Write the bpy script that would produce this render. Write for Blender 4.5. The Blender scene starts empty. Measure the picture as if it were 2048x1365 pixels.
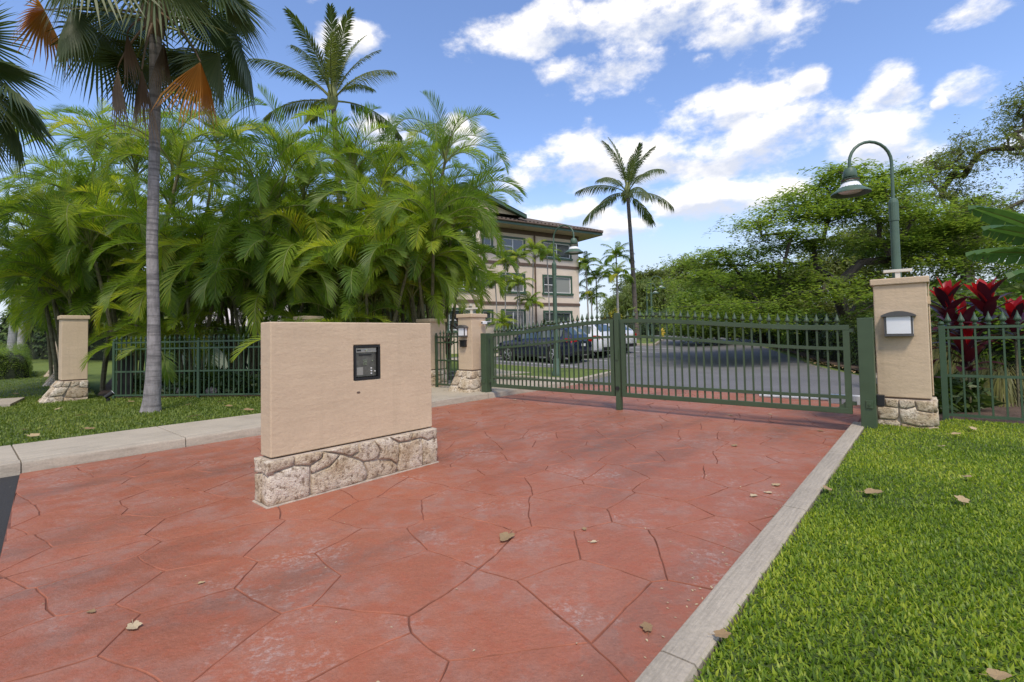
import bpy, math, random
import numpy as np
from mathutils import Vector, Matrix, noise
R = math.radians
random.seed(7); rng = np.random.default_rng(7)
scene = bpy.context.scene
COL = scene.collection

# ------------------------------------------------------------------ camera
cam = bpy.data.cameras.new('camera'); camo = bpy.data.objects.new('camera', cam); COL.objects.link(camo)
cam.sensor_width = 36; cam.lens = 967 / 2048 * 36; cam.shift_y = -0.0216; cam.clip_end = 9000; cam.clip_start = 0.05
camo.matrix_world = Matrix.Translation((0, 0, 1.4)) @ Matrix.Rotation(R(92), 4, 'X') @ Matrix.Rotation(R(-1.1), 4, 'Z')
scene.camera = camo
# ------------------------------------------------------------------ sky and sun
SUN_EL, SUN_DIR = 57, Vector((0.12, -0.99, 0)).normalized()
world = bpy.data.worlds.new('World'); scene.world = world; world.use_nodes = True
def build_world():
    nt = world.node_tree; N = nt.nodes; L = nt.links; N.clear()
    out = N.new('ShaderNodeOutputWorld'); bg = N.new('ShaderNodeBackground'); bg.inputs[1].default_value = 0.14
    L.new(bg.outputs[0], out.inputs[0])
    sky = N.new('ShaderNodeTexSky'); sky.sky_type = 'NISHITA'; sky.sun_disc = False
    sky.sun_elevation = R(SUN_EL); sky.sun_rotation = math.atan2(SUN_DIR.x, SUN_DIR.y)
    sky.air_density = 1.0; sky.dust_density = 0.25; sky.ozone_density = 1.6
    tint = N.new('ShaderNodeMix'); tint.data_type = 'RGBA'; tint.blend_type = 'MULTIPLY'; tint.inputs[0].default_value = 1
    tint.inputs[7].default_value = (1.30, 1.33, 1.52, 1)
    L.new(sky.outputs[0], tint.inputs[6])
    tc = N.new('ShaderNodeTexCoord')
    def math_(op, a, b=None, clamp=False):
        m = N.new('ShaderNodeMath'); m.operation = op; m.use_clamp = clamp
        for i, v in enumerate((a, b)):
            if v is None: continue
            if isinstance(v, (int, float)): m.inputs[i].default_value = v
            else: L.new(v, m.inputs[i])
        return m.outputs[0]
    def vmath(op, a, b):
        m = N.new('ShaderNodeVectorMath'); m.operation = op
        for i, v in enumerate((a, b)):
            if isinstance(v, tuple): m.inputs[i].default_value = v
            else: L.new(v, m.inputs[i])
        return m
    d = tc.outputs['Generated']
    # clouds: lens-shaped masses at fixed directions of the sky, broken up by fractal noise
    blobs = CLOUDS
    nz = N.new('ShaderNodeTexNoise'); nz.inputs['Scale'].default_value = 8.5; nz.inputs['Detail'].default_value = 10; nz.inputs['Roughness'].default_value = 0.6
    st = vmath('MULTIPLY', d, (1, 1, 1.7)); L.new(st.outputs[0], nz.inputs['Vector'])
    nz2 = N.new('ShaderNodeTexNoise'); nz2.inputs['Scale'].default_value = 8.5; nz2.inputs['Detail'].default_value = 5; nz2.inputs['Roughness'].default_value = 0.55
    up = vmath('ADD', st.outputs[0], (0.0, 0.0, 0.045)); L.new(up.outputs[0], nz2.inputs['Vector'])
    field = None
    shade = None
    for (cx, cy, cz, rx, rz) in blobs:
        s = vmath('SUBTRACT', d, (cx, cy, cz))
        s = vmath('MULTIPLY', s.outputs[0], (1 / rx, 1 / rx, 1 / rz))
        ln = vmath('LENGTH', s.outputs[0], (0, 0, 0)).outputs['Value']
        f = math_('SUBTRACT', 1.0, ln)
        sp = N.new('ShaderNodeSeparateXYZ'); L.new(s.outputs[0], sp.inputs[0])
        field = f if field is None else math_('MAXIMUM', field, f)
        sh = math_('MULTIPLY', math_('MAXIMUM', f, 0.0), sp.outputs[2])
        shade = sh if shade is None else math_('ADD', shade, sh)
    # elsewhere in the sky the same kind of cloud goes on
    big = N.new('ShaderNodeTexNoise'); big.inputs['Scale'].default_value = 2.6; big.inputs['Detail'].default_value = 3
    L.new(st.outputs[0], big.inputs['Vector'])
    spd = N.new('ShaderNodeSeparateXYZ'); L.new(d, spd.inputs[0])
    away = math_('MULTIPLY', math_('SUBTRACT', 0.55, spd.outputs[1]), 3.0, True)
    gen = math_('SUBTRACT', math_('MULTIPLY', math_('SUBTRACT', big.outputs[0], 0.47), 4.0), math_('MULTIPLY', math_('SUBTRACT', 1.0, away), 3.0))
    field = math_('MAXIMUM', math_('MINIMUM', field, 0.45), math_('MINIMUM', gen, 0.45))
    dens = math_('ADD', field, math_('MULTIPLY', math_('SUBTRACT', nz.outputs[0], 0.46), 3.0))
    mr = N.new('ShaderNodeMapRange'); mr.interpolation_type = 'SMOOTHSTEP'
    mr.inputs[1].default_value = 0.0; mr.inputs[2].default_value = 0.75; L.new(dens, mr.inputs[0])
    # lit tops, greyer undersides
    df = math_('SUBTRACT', nz.outputs[0], nz2.outputs[0])
    lit = math_('ADD', math_('MULTIPLY', df, 2.2), math_('MULTIPLY', shade, 2.2))
    mrl = N.new('ShaderNodeMapRange'); mrl.inputs[1].default_value = -0.45; mrl.inputs[2].default_value = 0.25; L.new(lit, mrl.inputs[0])
    cc = N.new('ShaderNodeMix'); cc.data_type = 'RGBA'; L.new(mrl.outputs[0], cc.inputs[0])
    cc.inputs[6].default_value = (4.6, 4.9, 5.7, 1); cc.inputs[7].default_value = (7.9, 7.6, 7.3, 1)
    # thin stratus veil thickening towards the horizon all round
    veil = N.new('ShaderNodeMapRange'); veil.interpolation_type = 'SMOOTHSTEP'; veil.inputs[1].default_value = 0.34; veil.inputs[2].default_value = 0.02; veil.inputs[4].default_value = 0.85
    L.new(math_('ADD', spd.outputs[2], math_('MULTIPLY', math_('SUBTRACT', big.outputs[0], 0.5), 0.25)), veil.inputs[0])
    vm = N.new('ShaderNodeMix'); vm.data_type = 'RGBA'; L.new(veil.outputs[0], vm.inputs[0]); L.new(tint.outputs[2], vm.inputs[6]); vm.inputs[7].default_value = (4.3, 4.65, 5.15, 1)
    mix = N.new('ShaderNodeMix'); mix.data_type = 'RGBA'
    L.new(mr.outputs[0], mix.inputs[0]); L.new(vm.outputs[2], mix.inputs[6]); L.new(cc.outputs[2], mix.inputs[7])
    L.new(mix.outputs[2], bg.inputs[0])
CLOUDS = [(0.059,0.839,0.541,0.121,0.042),(0.244,0.802,0.544,0.206,0.049),(0.396,0.769,0.502,0.099,0.044),(0.201,0.841,0.503,0.065,0.036),(0.177,0.858,0.482,0.131,0.036),(0.583,0.725,0.367,0.042,0.034),(0.656,0.671,0.345,0.042,0.033),(0.490,0.773,0.403,0.028,0.020),(0.635,0.699,0.329,0.013,0.012),(0.337,0.818,0.465,0.026,0.018),(0.368,0.846,0.386,0.124,0.048),(0.465,0.816,0.345,0.096,0.038),(0.267,0.904,0.335,0.264,0.056),(0.110,0.937,0.333,0.120,0.054),(0.413,0.855,0.314,0.112,0.045),(0.382,0.892,0.244,0.181,0.042),(0.595,0.750,0.287,0.079,0.056),(0.091,0.968,0.232,0.185,0.036),(0.227,0.951,0.210,0.095,0.023),(0.641,0.635,0.431,0.050,0.019),(-0.277,0.810,0.516,0.057,0.034),(-0.083,0.915,0.395,0.048,0.029),(-0.231,0.892,0.388,0.069,0.030),(-0.494,0.715,0.495,0.033,0.014),(-0.347,0.726,0.594,0.150,0.040),(0.526,0.670,0.524,0.108,0.034),(-0.547,0.635,0.546,0.135,0.038),(0.753,0.607,0.254,0.060,0.048)]
build_world()
sun = bpy.data.lights.new('sun', 'SUN'); sun.energy = 2.5; sun.angle = R(11); sun.color = (1, 0.90, 0.76)
suno = bpy.data.objects.new('sun', sun); COL.objects.link(suno)
sd = Vector((SUN_DIR.x * math.cos(R(SUN_EL)), SUN_DIR.y * math.cos(R(SUN_EL)), math.sin(R(SUN_EL))))
suno.rotation_euler = sd.to_track_quat('Z', 'Y').to_euler(); suno.location = (10, -20, 40)
vs = scene.view_settings; vs.view_transform = 'Standard'; vs.look = 'None'; vs.exposure = 0.22; vs.gamma = 1
scene.cycles.max_bounces = 8; scene.cycles.transparent_max_bounces = 8

# ------------------------------------------------------------------ helpers
OX, OY = 2.04, 8.88; AX, AY = 0.656, 0.755; BX, BY = 0.755, -0.656
DANG = math.atan2(AY, AX)                       # direction of the drive
def D(a, b, z=0.0): return (OX + a * AX + b * BX, OY + a * AY + b * BY, z)
def gz(y): return max(0.0, min(y, 70) - 20) * 0.045

class MB:
    def __init__(s): s.v = []; s.f = []; s.m = []
    def add(s, vs_, fs, mi=0):
        o = len(s.v); s.v += [tuple(p) for p in vs_]
        for f in fs: s.f.append(tuple(i + o for i in f)); s.m.append(mi)
        return s
    def box(s, x0, x1, y0, y1, z0, z1, mi=0, M=None):
        p = [(x0,y0,z0),(x1,y0,z0),(x1,y1,z0),(x0,y1,z0),(x0,y0,z1),(x1,y0,z1),(x1,y1,z1),(x0,y1,z1)]
        if M is not None: p = [tuple(M @ Vector(q)) for q in p]
        return s.add(p, [(0,3,2,1),(4,5,6,7),(0,1,5,4),(1,2,6,5),(2,3,7,6),(3,0,4,7)], mi)
    def tube(s, pts, rads, n=8, mi=0, cap=True):
        pts = [Vector(p) for p in pts]; rings = []; prev = None
        if not hasattr(rads, '__len__'): rads = [rads] * len(pts)
        for i, p in enumerate(pts):
            t = (pts[min(i + 1, len(pts) - 1)] - pts[max(i - 1, 0)]).normalized()
            if prev is None:
                u = t.cross(Vector((0, 0, 1)))
                if u.length < 0.05: u = t.cross(Vector((1, 0, 0)))
            else: u = prev - t * prev.dot(t)
            u.normalize(); prev = u; w = t.cross(u)
            rings.append([p + (u * math.cos(2 * math.pi * k / n) + w * math.sin(2 * math.pi * k / n)) * rads[i] for k in range(n)])
        fs = []
        for i in range(len(pts) - 1):
            for k in range(n): fs.append((i*n+k, (i+1)*n+k, (i+1)*n+(k+1)%n, i*n+(k+1)%n))
        if cap: fs.append(tuple(range(n))); fs.append(tuple((len(pts)-1)*n + k for k in reversed(range(n))))
        return s.add([q for r in rings for q in r], fs, mi)
    def lathe(s, prof, n=16, c=(0, 0, 0), mi=0, cap=True):
        vs_ = []; fs = []
        for r, z in prof:
            for k in range(n): vs_.append((c[0] + r*math.cos(2*math.pi*k/n), c[1] + r*math.sin(2*math.pi*k/n), c[2] + z))
        for i in range(len(prof) - 1):
            for k in range(n): fs.append((i*n+k, i*n+(k+1)%n, (i+1)*n+(k+1)%n, (i+1)*n+k))
        if cap: fs.append(tuple(reversed(range(n)))); fs.append(tuple((len(prof)-1)*n + k for k in range(n)))
        return s.add(vs_, fs, mi)
    def prism(s, poly, z0, z1, mi=0, M=None):
        n = len(poly); p = [(x, y, z0) for x, y in poly] + [(x, y, z1) for x, y in poly]
        if M is not None: p = [tuple(M @ Vector(q)) for q in p]
        return s.add(p, [tuple(reversed(range(n))), tuple(range(n, 2*n))] + [(i, (i+1)%n, n+(i+1)%n, n+i) for i in range(n)], mi)
    def mesh(s, name, mats, smooth=False):
        me = bpy.data.meshes.new(name); me.from_pydata(s.v, [], s.f)
        for m in mats: me.materials.append(m)
        if len(mats) > 1: me.polygons.foreach_set('material_index', s.m)
        me.update()
        if smooth: me.polygons.foreach_set('use_smooth', [True] * len(s.f)); me.set_sharp_from_angle(angle=R(42))
        return me

def np_mesh(name, V, quads=None, tris=None, mats=(), mi=None, smooth=False):
    me = bpy.data.meshes.new(name); V = np.asarray(V, dtype=np.float32).reshape(-1, 3)
    me.vertices.add(len(V)); me.vertices.foreach_set('co', V.ravel())
    idx = []; st = []; k = 0
    for arr, n in ((quads, 4), (tris, 3)):
        if arr is None or len(arr) == 0: continue
        arr = np.asarray(arr, dtype=np.int32).reshape(-1, n); idx.append(arr.ravel())
        st.append(k + np.arange(len(arr)) * n); k += arr.size
    idx = np.concatenate(idx); st = np.concatenate(st)
    me.loops.add(len(idx)); me.loops.foreach_set('vertex_index', idx)
    me.polygons.add(len(st)); me.polygons.foreach_set('loop_start', st.astype(np.int32))
    for m in mats: me.materials.append(m)
    if mi is not None: me.polygons.foreach_set('material_index', np.asarray(mi, dtype=np.int32))
    if smooth: me.polygons.foreach_set('use_smooth', np.ones(len(st), dtype=bool))
    me.update(calc_edges=True); me.validate(); return me

def obj(name, me, parent=None, loc=(0, 0, 0), rz=0.0, rot=None, scale=None):
    o = bpy.data.objects.new(name, me); COL.objects.link(o); o.location = loc
    o.rotation_euler = rot if rot is not None else (0, 0, rz)
    if scale is not None: o.scale = (scale,) * 3 if not hasattr(scale, '__len__') else scale
    if parent: o.parent = parent
    return o
def tag(o, label=None, cat=None, group=None, kind=None):
    if label: o['label'] = label
    if cat: o['category'] = cat
    if group: o['group'] = group
    if kind: o['kind'] = kind
    return o
def thing(name, label, cat, loc=(0, 0, 0), rz=0.0, group=None):
    return tag(obj(name, None, None, loc, rz), label, cat, group)
def wpart(name, mb, mats, t, smooth=False, bevel=0.0):
    """a part modelled in world coordinates under an unrotated thing"""
    o = obj(name, mb.mesh(name, mats, smooth), t, -Vector(t.location))
    if bevel: bev(o, bevel)
    return o
def part(name, mb, mats, t, smooth=False, bevel=0.0, loc=(0, 0, 0), rz=0.0):
    o = obj(name, mb.mesh(name, mats, smooth), t, loc, rz)
    if bevel: bev(o, bevel)
    return o
def bev(o, w, seg=2):
    m = o.modifiers.new('bevel', 'BEVEL'); m.width = w; m.segments = seg; m.limit_method = 'ANGLE'; m.angle_limit = R(40)

# ------------------------------------------------------------------ materials
class NT:
    def __init__(s, name):
        s.m = bpy.data.materials.new(name); s.m.use_nodes = True; s.n = s.m.node_tree.nodes; s.l = s.m.node_tree.links
        s.b = s.n['Principled BSDF']; s.out = s.n['Material Output']
        s.geo = s.n.new('ShaderNodeNewGeometry'); s.tc = s.n.new('ShaderNodeTexCoord')
    def link(s, a, b): s.l.new(a, b)
    def noise(s, scale, detail=4, rough=0.55, vec=None, dist=0.0, stretch=None):
        t = s.n.new('ShaderNodeTexNoise'); t.inputs['Scale'].default_value = scale; t.inputs['Detail'].default_value = detail
        t.inputs['Roughness'].default_value = rough; t.inputs['Distortion'].default_value = dist
        v = vec or s.geo.outputs['Position']
        if stretch is not None:
            mp = s.n.new('ShaderNodeMapping'); mp.vector_type = 'TEXTURE'; mp.inputs['Rotation'].default_value = (0, 0, -stretch[3] if len(stretch) > 3 else 0)
            mp.inputs['Scale'].default_value = [1 / q for q in stretch[:3]]; s.link(v, mp.inputs[0]); v = mp.outputs[0]
        s.link(v, t.inputs['Vector']); return t.outputs[0]
    def voro(s, scale, feature='F1', vec=None):
        t = s.n.new('ShaderNodeTexVoronoi'); t.inputs['Scale'].default_value = scale; t.feature = feature
        s.link(vec or s.geo.outputs['Position'], t.inputs['Vector']); return t.outputs['Distance']
    def ramp(s, f, stops):
        r = s.n.new('ShaderNodeValToRGB'); e = r.color_ramp.elements
        while len(e) > 1: e.remove(e[-1])
        e[0].position, e[0].color = stops[0][0], (*stops[0][1], 1) if hasattr(stops[0][1], '__len__') else (stops[0][1],)*3 + (1,)
        for p, c in stops[1:]:
            q = e.new(p); q.color = (*c, 1) if hasattr(c, '__len__') else (c, c, c, 1)
        s.link(f, r.inputs[0]); return r.outputs[0]
    def mix(s, f, a, b, mode='MIX'):
        m = s.n.new('ShaderNodeMix'); m.data_type = 'RGBA'; m.blend_type = mode
        for i, v in ((0, f), (6, a), (7, b)):
            if isinstance(v, (int, float)): m.inputs[i].default_value = v
            elif isinstance(v, tuple): m.inputs[i].default_value = (*v, 1)
            else: s.link(v, m.inputs[i])
        return m.outputs[2]
    def math(s, op, a, b):
        m = s.n.new('ShaderNodeMath'); m.operation = op
        for i, v in enumerate((a, b)):
            if isinstance(v, (int, float)): m.inputs[i].default_value = v
            else: s.link(v, m.inputs[i])
        return m.outputs[0]
    def bump(s, h, strength=0.3, dist=0.01):
        b = s.n.new('ShaderNodeBump'); b.inputs['Strength'].default_value = strength; b.inputs['Distance'].default_value = dist
        s.link(h, b.inputs['Height']); s.link(b.outputs[0], s.b.inputs['Normal']); return b
    def col(s, c): 
        if isinstance(c, tuple): s.b.inputs['Base Color'].default_value = (*c, 1)
        else: s.link(c, s.b.inputs['Base Color'])
    def rough(s, r):
        if isinstance(r, (int, float)): s.b.inputs['Roughness'].default_value = r
        else: s.link(r, s.b.inputs['Roughness'])
def sc(c, k): return tuple(x * k for x in c)
def plain(name, c, rough=0.5, metal=0.0, var=0.12, scale=6, bump=0.0, bscale=60, bdist=0.004):
    t = NT(name); n = t.noise(scale, 5)
    t.col(t.ramp(n, [(0.3, sc(c, 1 - var)), (0.7, sc(c, 1 + var))])); t.rough(rough); t.b.inputs['Metallic'].default_value = metal
    if bump: t.bump(t.noise(bscale, 4), bump, bdist)
    return t.m
def stucco(name, c, drips=0.0):
    t = NT(name); big = t.noise(1.3, 5, 0.6); fine = t.noise(26, 5, 0.65)
    base = t.ramp(big, [(0.3, sc(c, 0.90)), (0.55, c), (0.75, sc(c, 1.08))])
    base = t.mix(0.12, base, t.ramp(fine, [(0.35, sc(c, 0.7)), (0.65, sc(c, 1.2))]))
    if drips:
        dr = t.noise(5, 4, 0.6, stretch=(1.6, 1.6, 0.12))
        base = t.mix(t.ramp(dr, [(0.55, 0.0), (0.8, drips)]), base, sc(c, 0.62))
    t.col(base); t.rough(0.9)
    h = t.math('ADD', t.math('MULTIPLY', t.noise(38, 4, 0.6), 0.7), t.math('MULTIPLY', t.noise(3.4, 5, 0.6, stretch=(0.8, 0.8, 2.6)), 1.9))
    t.bump(h, 0.36, 0.012); return t.m
M = {}
M['stucco'] = stucco('tan_stucco', (0.60, 0.46, 0.31), 0.3)
M['stucco_wall'] = stucco('building_stucco', (0.74, 0.62, 0.50))
def coral(name):
    t = NT(name); n = t.noise(3.2, 6, 0.65); f = t.noise(24, 6, 0.7); g = t.noise(70, 4, 0.6)
    c = t.ramp(n, [(0.30, (0.36, 0.25, 0.14)), (0.42, (0.56, 0.46, 0.32)), (0.55, (0.70, 0.62, 0.50)), (0.75, (0.78, 0.72, 0.63))])
    c = t.mix(t.ramp(f, [(0.36, 0.85), (0.50, 0.0)]), c, (0.16, 0.10, 0.055))
    oi = t.n.new('ShaderNodeObjectInfo')
    c = t.mix(1.0, c, t.ramp(oi.outputs['Random'], [(0, (0.78, 0.70, 0.60)), (0.5, (1, 0.97, 0.92)), (1, (1.08, 1.06, 1.05))]), 'MULTIPLY')
    t.col(c); t.rough(0.95)
    h = t.math('ADD', t.math('MULTIPLY', f, 1.0), t.math('MULTIPLY', g, 0.5)); t.bump(h, 0.9, 0.03); return t.m
M['coral'] = coral('coral_stone')
M['mortar'] = plain('mortar', (0.42, 0.345, 0.27), 0.95, 0, 0.25, 12, 0.5, 50, 0.01)
def red_concrete(name, k=1.0):
    t = NT(name); oi = t.n.new('ShaderNodeObjectInfo')
    big = t.noise(0.55, 5, 0.6); mid = t.noise(2.4, 6, 0.65); f = t.noise(45, 5, 0.7)
    c = t.ramp(big, [(0.25, (0.27, 0.092, 0.048)), (0.5, (0.36, 0.118, 0.060)), (0.75, (0.40, 0.155, 0.092))])
    c = t.mix(0.35, c, t.ramp(oi.outputs['Random'], [(0, (0.29, 0.085, 0.042)), (0.5, (0.38, 0.122, 0.062)), (1, (0.37, 0.155, 0.098))]))
    c = t.mix(t.ramp(mid, [(0.46, 0.0), (0.62, 0.75)]), c, (0.33, 0.175, 0.13))            # worn, dusty patches
    c = t.mix(t.ramp(t.noise(1.1, 5, 0.6, stretch=(0.22, 0.9, 1, -DANG)), [(0.48, 0.0), (0.66, 0.8)]), c, (0.145, 0.072, 0.050))   # tyre grime along the drive
    c = t.mix(0.18, c, t.ramp(f, [(0.3, (0.15, 0.055, 0.035)), (0.7, (0.50, 0.21, 0.14))]))
    patch = t.ramp(t.noise(1.15, 5, 0.65), [(0.53, 0.0), (0.63, 1.0)])
    fleck = t.ramp(t.noise(26, 5, 0.8), [(0.50, 0.0), (0.58, 1.0)])
    sm = t.math('MULTIPLY', patch, fleck)
    c = t.mix(t.math('MULTIPLY', sm, 0.42), c, (0.50, 0.41, 0.37))
    c = t.mix(t.ramp(t.noise(85, 2, 0.5), [(0.72, 0.0), (0.76, 0.5)]), c, (0.55, 0.42, 0.34))       # grit
    c = t.mix(t.ramp(t.noise(6.5, 5, 0.7), [(0.42, 0.40), (0.5, 0.0)]), c, (0.36, 0.095, 0.045))   # deeper oxide tint                          # scaled-off colour
    if k != 1.0: c = t.mix(1.0, c, (k, k, k), 'MULTIPLY')
    t.col(c); t.rough(t.ramp(mid, [(0.3, 0.42), (0.7, 0.68)]))
    h = t.math('ADD', t.math('MULTIPLY', t.noise(5, 7, 0.68), 1.6), t.math('MULTIPLY', f, 0.3)); t.bump(h, 0.6, 0.022); return t.m
M['red'] = red_concrete('red_stamped_concrete'); M['edge'] = plain('slab_edge', (0.30, 0.105, 0.060), 0.9, 0, 0.45, 5, 0.3); M['joint'] = plain('red_joint', (0.17, 0.066, 0.043), 0.9, 0, 0.4, 9, 0.3)
def concrete(name, c):
    t = NT(name); big = t.noise(1.4, 6, 0.65); f = t.noise(50, 5, 0.7); br = t.noise(30, 4, 0.6, stretch=(0.12, 2.2, 1, -DANG))
    cc = t.ramp(big, [(0.3, sc(c, 0.72)), (0.5, c), (0.7, sc(c, 1.14))])
    cc = t.mix(0.35, cc, t.ramp(f, [(0.3, sc(c, 0.5)), (0.65, sc(c, 1.25))])); cc = t.mix(t.ramp(br, [(0.45, 0.0), (0.75, 0.55)]), cc, sc(c, 0.5))
    t.col(cc); t.rough(0.9); t.bump(t.math('ADD', f, t.math('MULTIPLY', br, 1.2)), 0.5, 0.008); return t.m
M['concrete'] = concrete('kerb_concrete', (0.43, 0.37, 0.285)); M['walk'] = concrete('sidewalk_concrete', (0.47, 0.405, 0.31))
def asphalt(name, c):
    t = NT(name); n = t.noise(0.4, 5, 0.6); f = t.noise(90, 3, 0.7)
    cc = t.ramp(n, [(0.3, sc(c, 0.8)), (0.7, sc(c, 1.25))]); cc = t.mix(0.4, cc, t.ramp(f, [(0.35, sc(c, 0.4)), (0.7, sc(c, 1.9))]))
    t.col(cc); t.rough(0.88); t.b.inputs['Specular IOR Level'].default_value = 0.25; t.bump(f, 0.5, 0.01); return t.m
M['asphalt'] = asphalt('asphalt', (0.155, 0.153, 0.157)); M['street'] = asphalt('street_asphalt', (0.042, 0.041, 0.040))
def green_paint(name, c):
    t = NT(name); n = t.noise(3, 4); t.col(t.ramp(n, [(0.3, sc(c, 0.88)), (0.7, sc(c, 1.12))])); t.rough(t.ramp(t.noise(9, 4), [(0.3, 0.38), (0.7, 0.55)]))
    t.bump(t.noise(120, 2), 0.08, 0.002); return t.m
M['green'] = green_paint('green_painted_steel', (0.050, 0.082, 0.040)); M['fence'] = green_paint('green_fence_paint', (0.048, 0.092, 0.048))
M['lamp'] = green_paint('verdigris_lamp_paint', (0.075, 0.128, 0.088)); M['trim'] = green_paint('green_trim', (0.050, 0.095, 0.060))
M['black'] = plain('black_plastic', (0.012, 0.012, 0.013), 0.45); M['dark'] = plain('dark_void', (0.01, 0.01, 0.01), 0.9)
M['steel'] = plain('brushed_steel', (0.17, 0.165, 0.145), 0.42, 0.75, 0.25, 20); M['steel_light'] = plain('bright_steel', (0.45, 0.43, 0.40), 0.35, 0.7)
M['white'] = plain('white_paint', (0.78, 0.78, 0.77), 0.45, 0, 0.05); M['offwhite'] = plain('off_white_plastic', (0.62, 0.58, 0.50), 0.5, 0, 0.08)
M['grey'] = plain('grey_lamp_metal', (0.085, 0.083, 0.08), 0.5); M['brown'] = plain('brown_trim', (0.13, 0.085, 0.062), 0.7)
M['soffit'] = plain('soffit', (0.50, 0.40, 0.27), 0.8); M['tile'] = plain('roof_tile', (0.105, 0.082, 0.066), 0.8, 0, 0.35, 3, 0.4, 20, 0.02)
M['soil'] = plain('bare_soil', (0.095, 0.06, 0.04), 0.95, 0, 0.4, 4, 0.9, 30, 0.03)
M['lens'] = plain('frosted_lens', (0.80, 0.81, 0.82), 0.25, 0, 0.04); M['yellow'] = plain('yellow_paint', (0.62, 0.42, 0.05), 0.6)
M['rubber'] = plain('tyre_rubber', (0.018, 0.018, 0.018), 0.8); M['alloy'] = plain('alloy_wheel', (0.55, 0.55, 0.56), 0.3, 0.8)
M['taillight'] = plain('red_lens', (0.45, 0.012, 0.012), 0.15); M['chrome'] = plain('chrome', (0.7, 0.7, 0.7), 0.15, 1.0)
def carpaint(name, c):
    t = NT(name); t.col(c); t.rough(0.22); t.b.inputs['Coat Weight'].default_value = 0.8; t.b.inputs['Coat Roughness'].default_value = 0.05; return t.m
M['navy'] = carpaint('navy_car_paint', (0.012, 0.016, 0.040)); M['carwhite'] = carpaint('white_car_paint', (0.72, 0.73, 0.75))
def glass(name, c):
    t = NT(name); t.col(c); t.rough(0.06); t.b.inputs['Specular IOR Level'].default_value = 0.9; t.b.inputs['Coat Weight'].default_value = 0.6; return t.m
M['carglass'] = glass('car_glass', (0.05, 0.075, 0.075)); M['pane'] = glass('window_pane', (0.045, 0.055, 0.062)); M['blind'] = glass('blind_behind_pane', (0.30, 0.31, 0.29))
def leafmat(name, stops, trans=0.35, rough=0.45, objw=0.55, tcol=None, nscale=0.6):
    t = NT(name); oi = t.n.new('ShaderNodeObjectInfo')
    isl = t.geo.outputs['Random Per Island']; ns = t.noise(nscale, 3)
    f = t.math('ADD', t.math('MULTIPLY', oi.outputs['Random'], objw), t.math('MULTIPLY', isl, (1 - objw) * 0.6))
    f = t.math('ADD', f, t.math('MULTIPLY', t.math('SUBTRACT', ns, 0.3), (1 - objw) * 0.9))
    c = t.ramp(f, stops); t.col(c); t.rough(rough); t.b.inputs['Specular IOR Level'].default_value = 0.35
    tr = t.n.new('ShaderNodeBsdfTranslucent'); t.link(t.mix(1.0, c, tcol or (1.7, 1.75, 0.8), 'MULTIPLY'), tr.inputs[0])
    mx = t.n.new('ShaderNodeMixShader'); mx.inputs[0].default_value = trans
    t.link(t.b.outputs[0], mx.inputs[1]); t.link(tr.outputs[0], mx.inputs[2]); t.link(mx.outputs[0], t.out.inputs[0]); return t.m
M['areca'] = leafmat('areca_leaf', [(0.0, (0.065, 0.125, 0.024)), (0.3, (0.13, 0.21, 0.03)), (0.6, (0.24, 0.33, 0.036)), (0.82, (0.40, 0.42, 0.045)), (0.97, (0.50, 0.37, 0.045))], 0.52)
M['arecastem'] = plain('areca_rachis', (0.17, 0.19, 0.05), 0.5, 0, 0.25)
M['coco'] = leafmat('coconut_leaf', [(0, (0.055, 0.085, 0.028)), (0.5, (0.10, 0.135, 0.042)), (1, (0.18, 0.19, 0.06))], 0.32)
M['fan'] = leafmat('fan_leaf', [(0, (0.050, 0.080, 0.030)), (0.5, (0.085, 0.12, 0.042)), (1, (0.14, 0.16, 0.055))], 0.3)
M['fan_dead'] = leafmat('fan_leaf_orange', [(0, (0.30, 0.12, 0.02)), (0.5, (0.42, 0.18, 0.03)), (1, (0.5, 0.25, 0.05))], 0.35)
M['fan_dry'] = leafmat('fan_leaf_brown', [(0, (0.16, 0.10, 0.06)), (1, (0.30, 0.21, 0.14))], 0.2)
M['monkey'] = leafmat('mimosa_leaf', [(0, (0.085, 0.145, 0.04)), (0.4, (0.15, 0.225, 0.05)), (0.8, (0.235, 0.30, 0.07)), (1, (0.34, 0.34, 0.11))], 0.5, objw=0.05, nscale=0.9)
M['kiawe'] = leafmat('kiawe_leaf', [(0, (0.085, 0.115, 0.04)), (0.5, (0.165, 0.20, 0.06)), (1, (0.26, 0.27, 0.08))], 0.42, objw=0.05)
M['feather'] = leafmat('feathery_leaf', [(0, (0.09, 0.13, 0.04)), (0.5, (0.17, 0.22, 0.06)), (1, (0.26, 0.30, 0.08))], 0.3, objw=0.1)
M['hedge'] = leafmat('hedge_leaf', [(0, (0.035, 0.065, 0.018)), (0.5, (0.075, 0.125, 0.025)), (1, (0.14, 0.19, 0.035))], 0.25, objw=0.05, nscale=1.2)
M['vine'] = leafmat('vine_leaf', [(0, (0.07, 0.13, 0.02)), (0.5, (0.14, 0.24, 0.03)), (1, (0.24, 0.34, 0.05))], 0.35, objw=0.05)
M['ground_plant'] = leafmat('bedding_leaf', [(0, (0.02, 0.035, 0.012)), (0.5, (0.05, 0.09, 0.02)), (1, (0.11, 0.15, 0.03))], 0.25, objw=0.2)
M['ti_red'] = leafmat('ti_red_leaf', [(0, (0.20, 0.010, 0.016)), (0.5, (0.38, 0.016, 0.022)), (1, (0.50, 0.035, 0.035))], 0.35, 0.3, tcol=(1.6, 0.6, 0.6))
M['ti_dark'] = leafmat('ti_maroon_leaf', [(0, (0.030, 0.010, 0.016)), (0.6, (0.060, 0.014, 0.024)), (1, (0.12, 0.018, 0.026))], 0.15, 0.3, tcol=(1.6, 0.6, 0.6))
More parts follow.
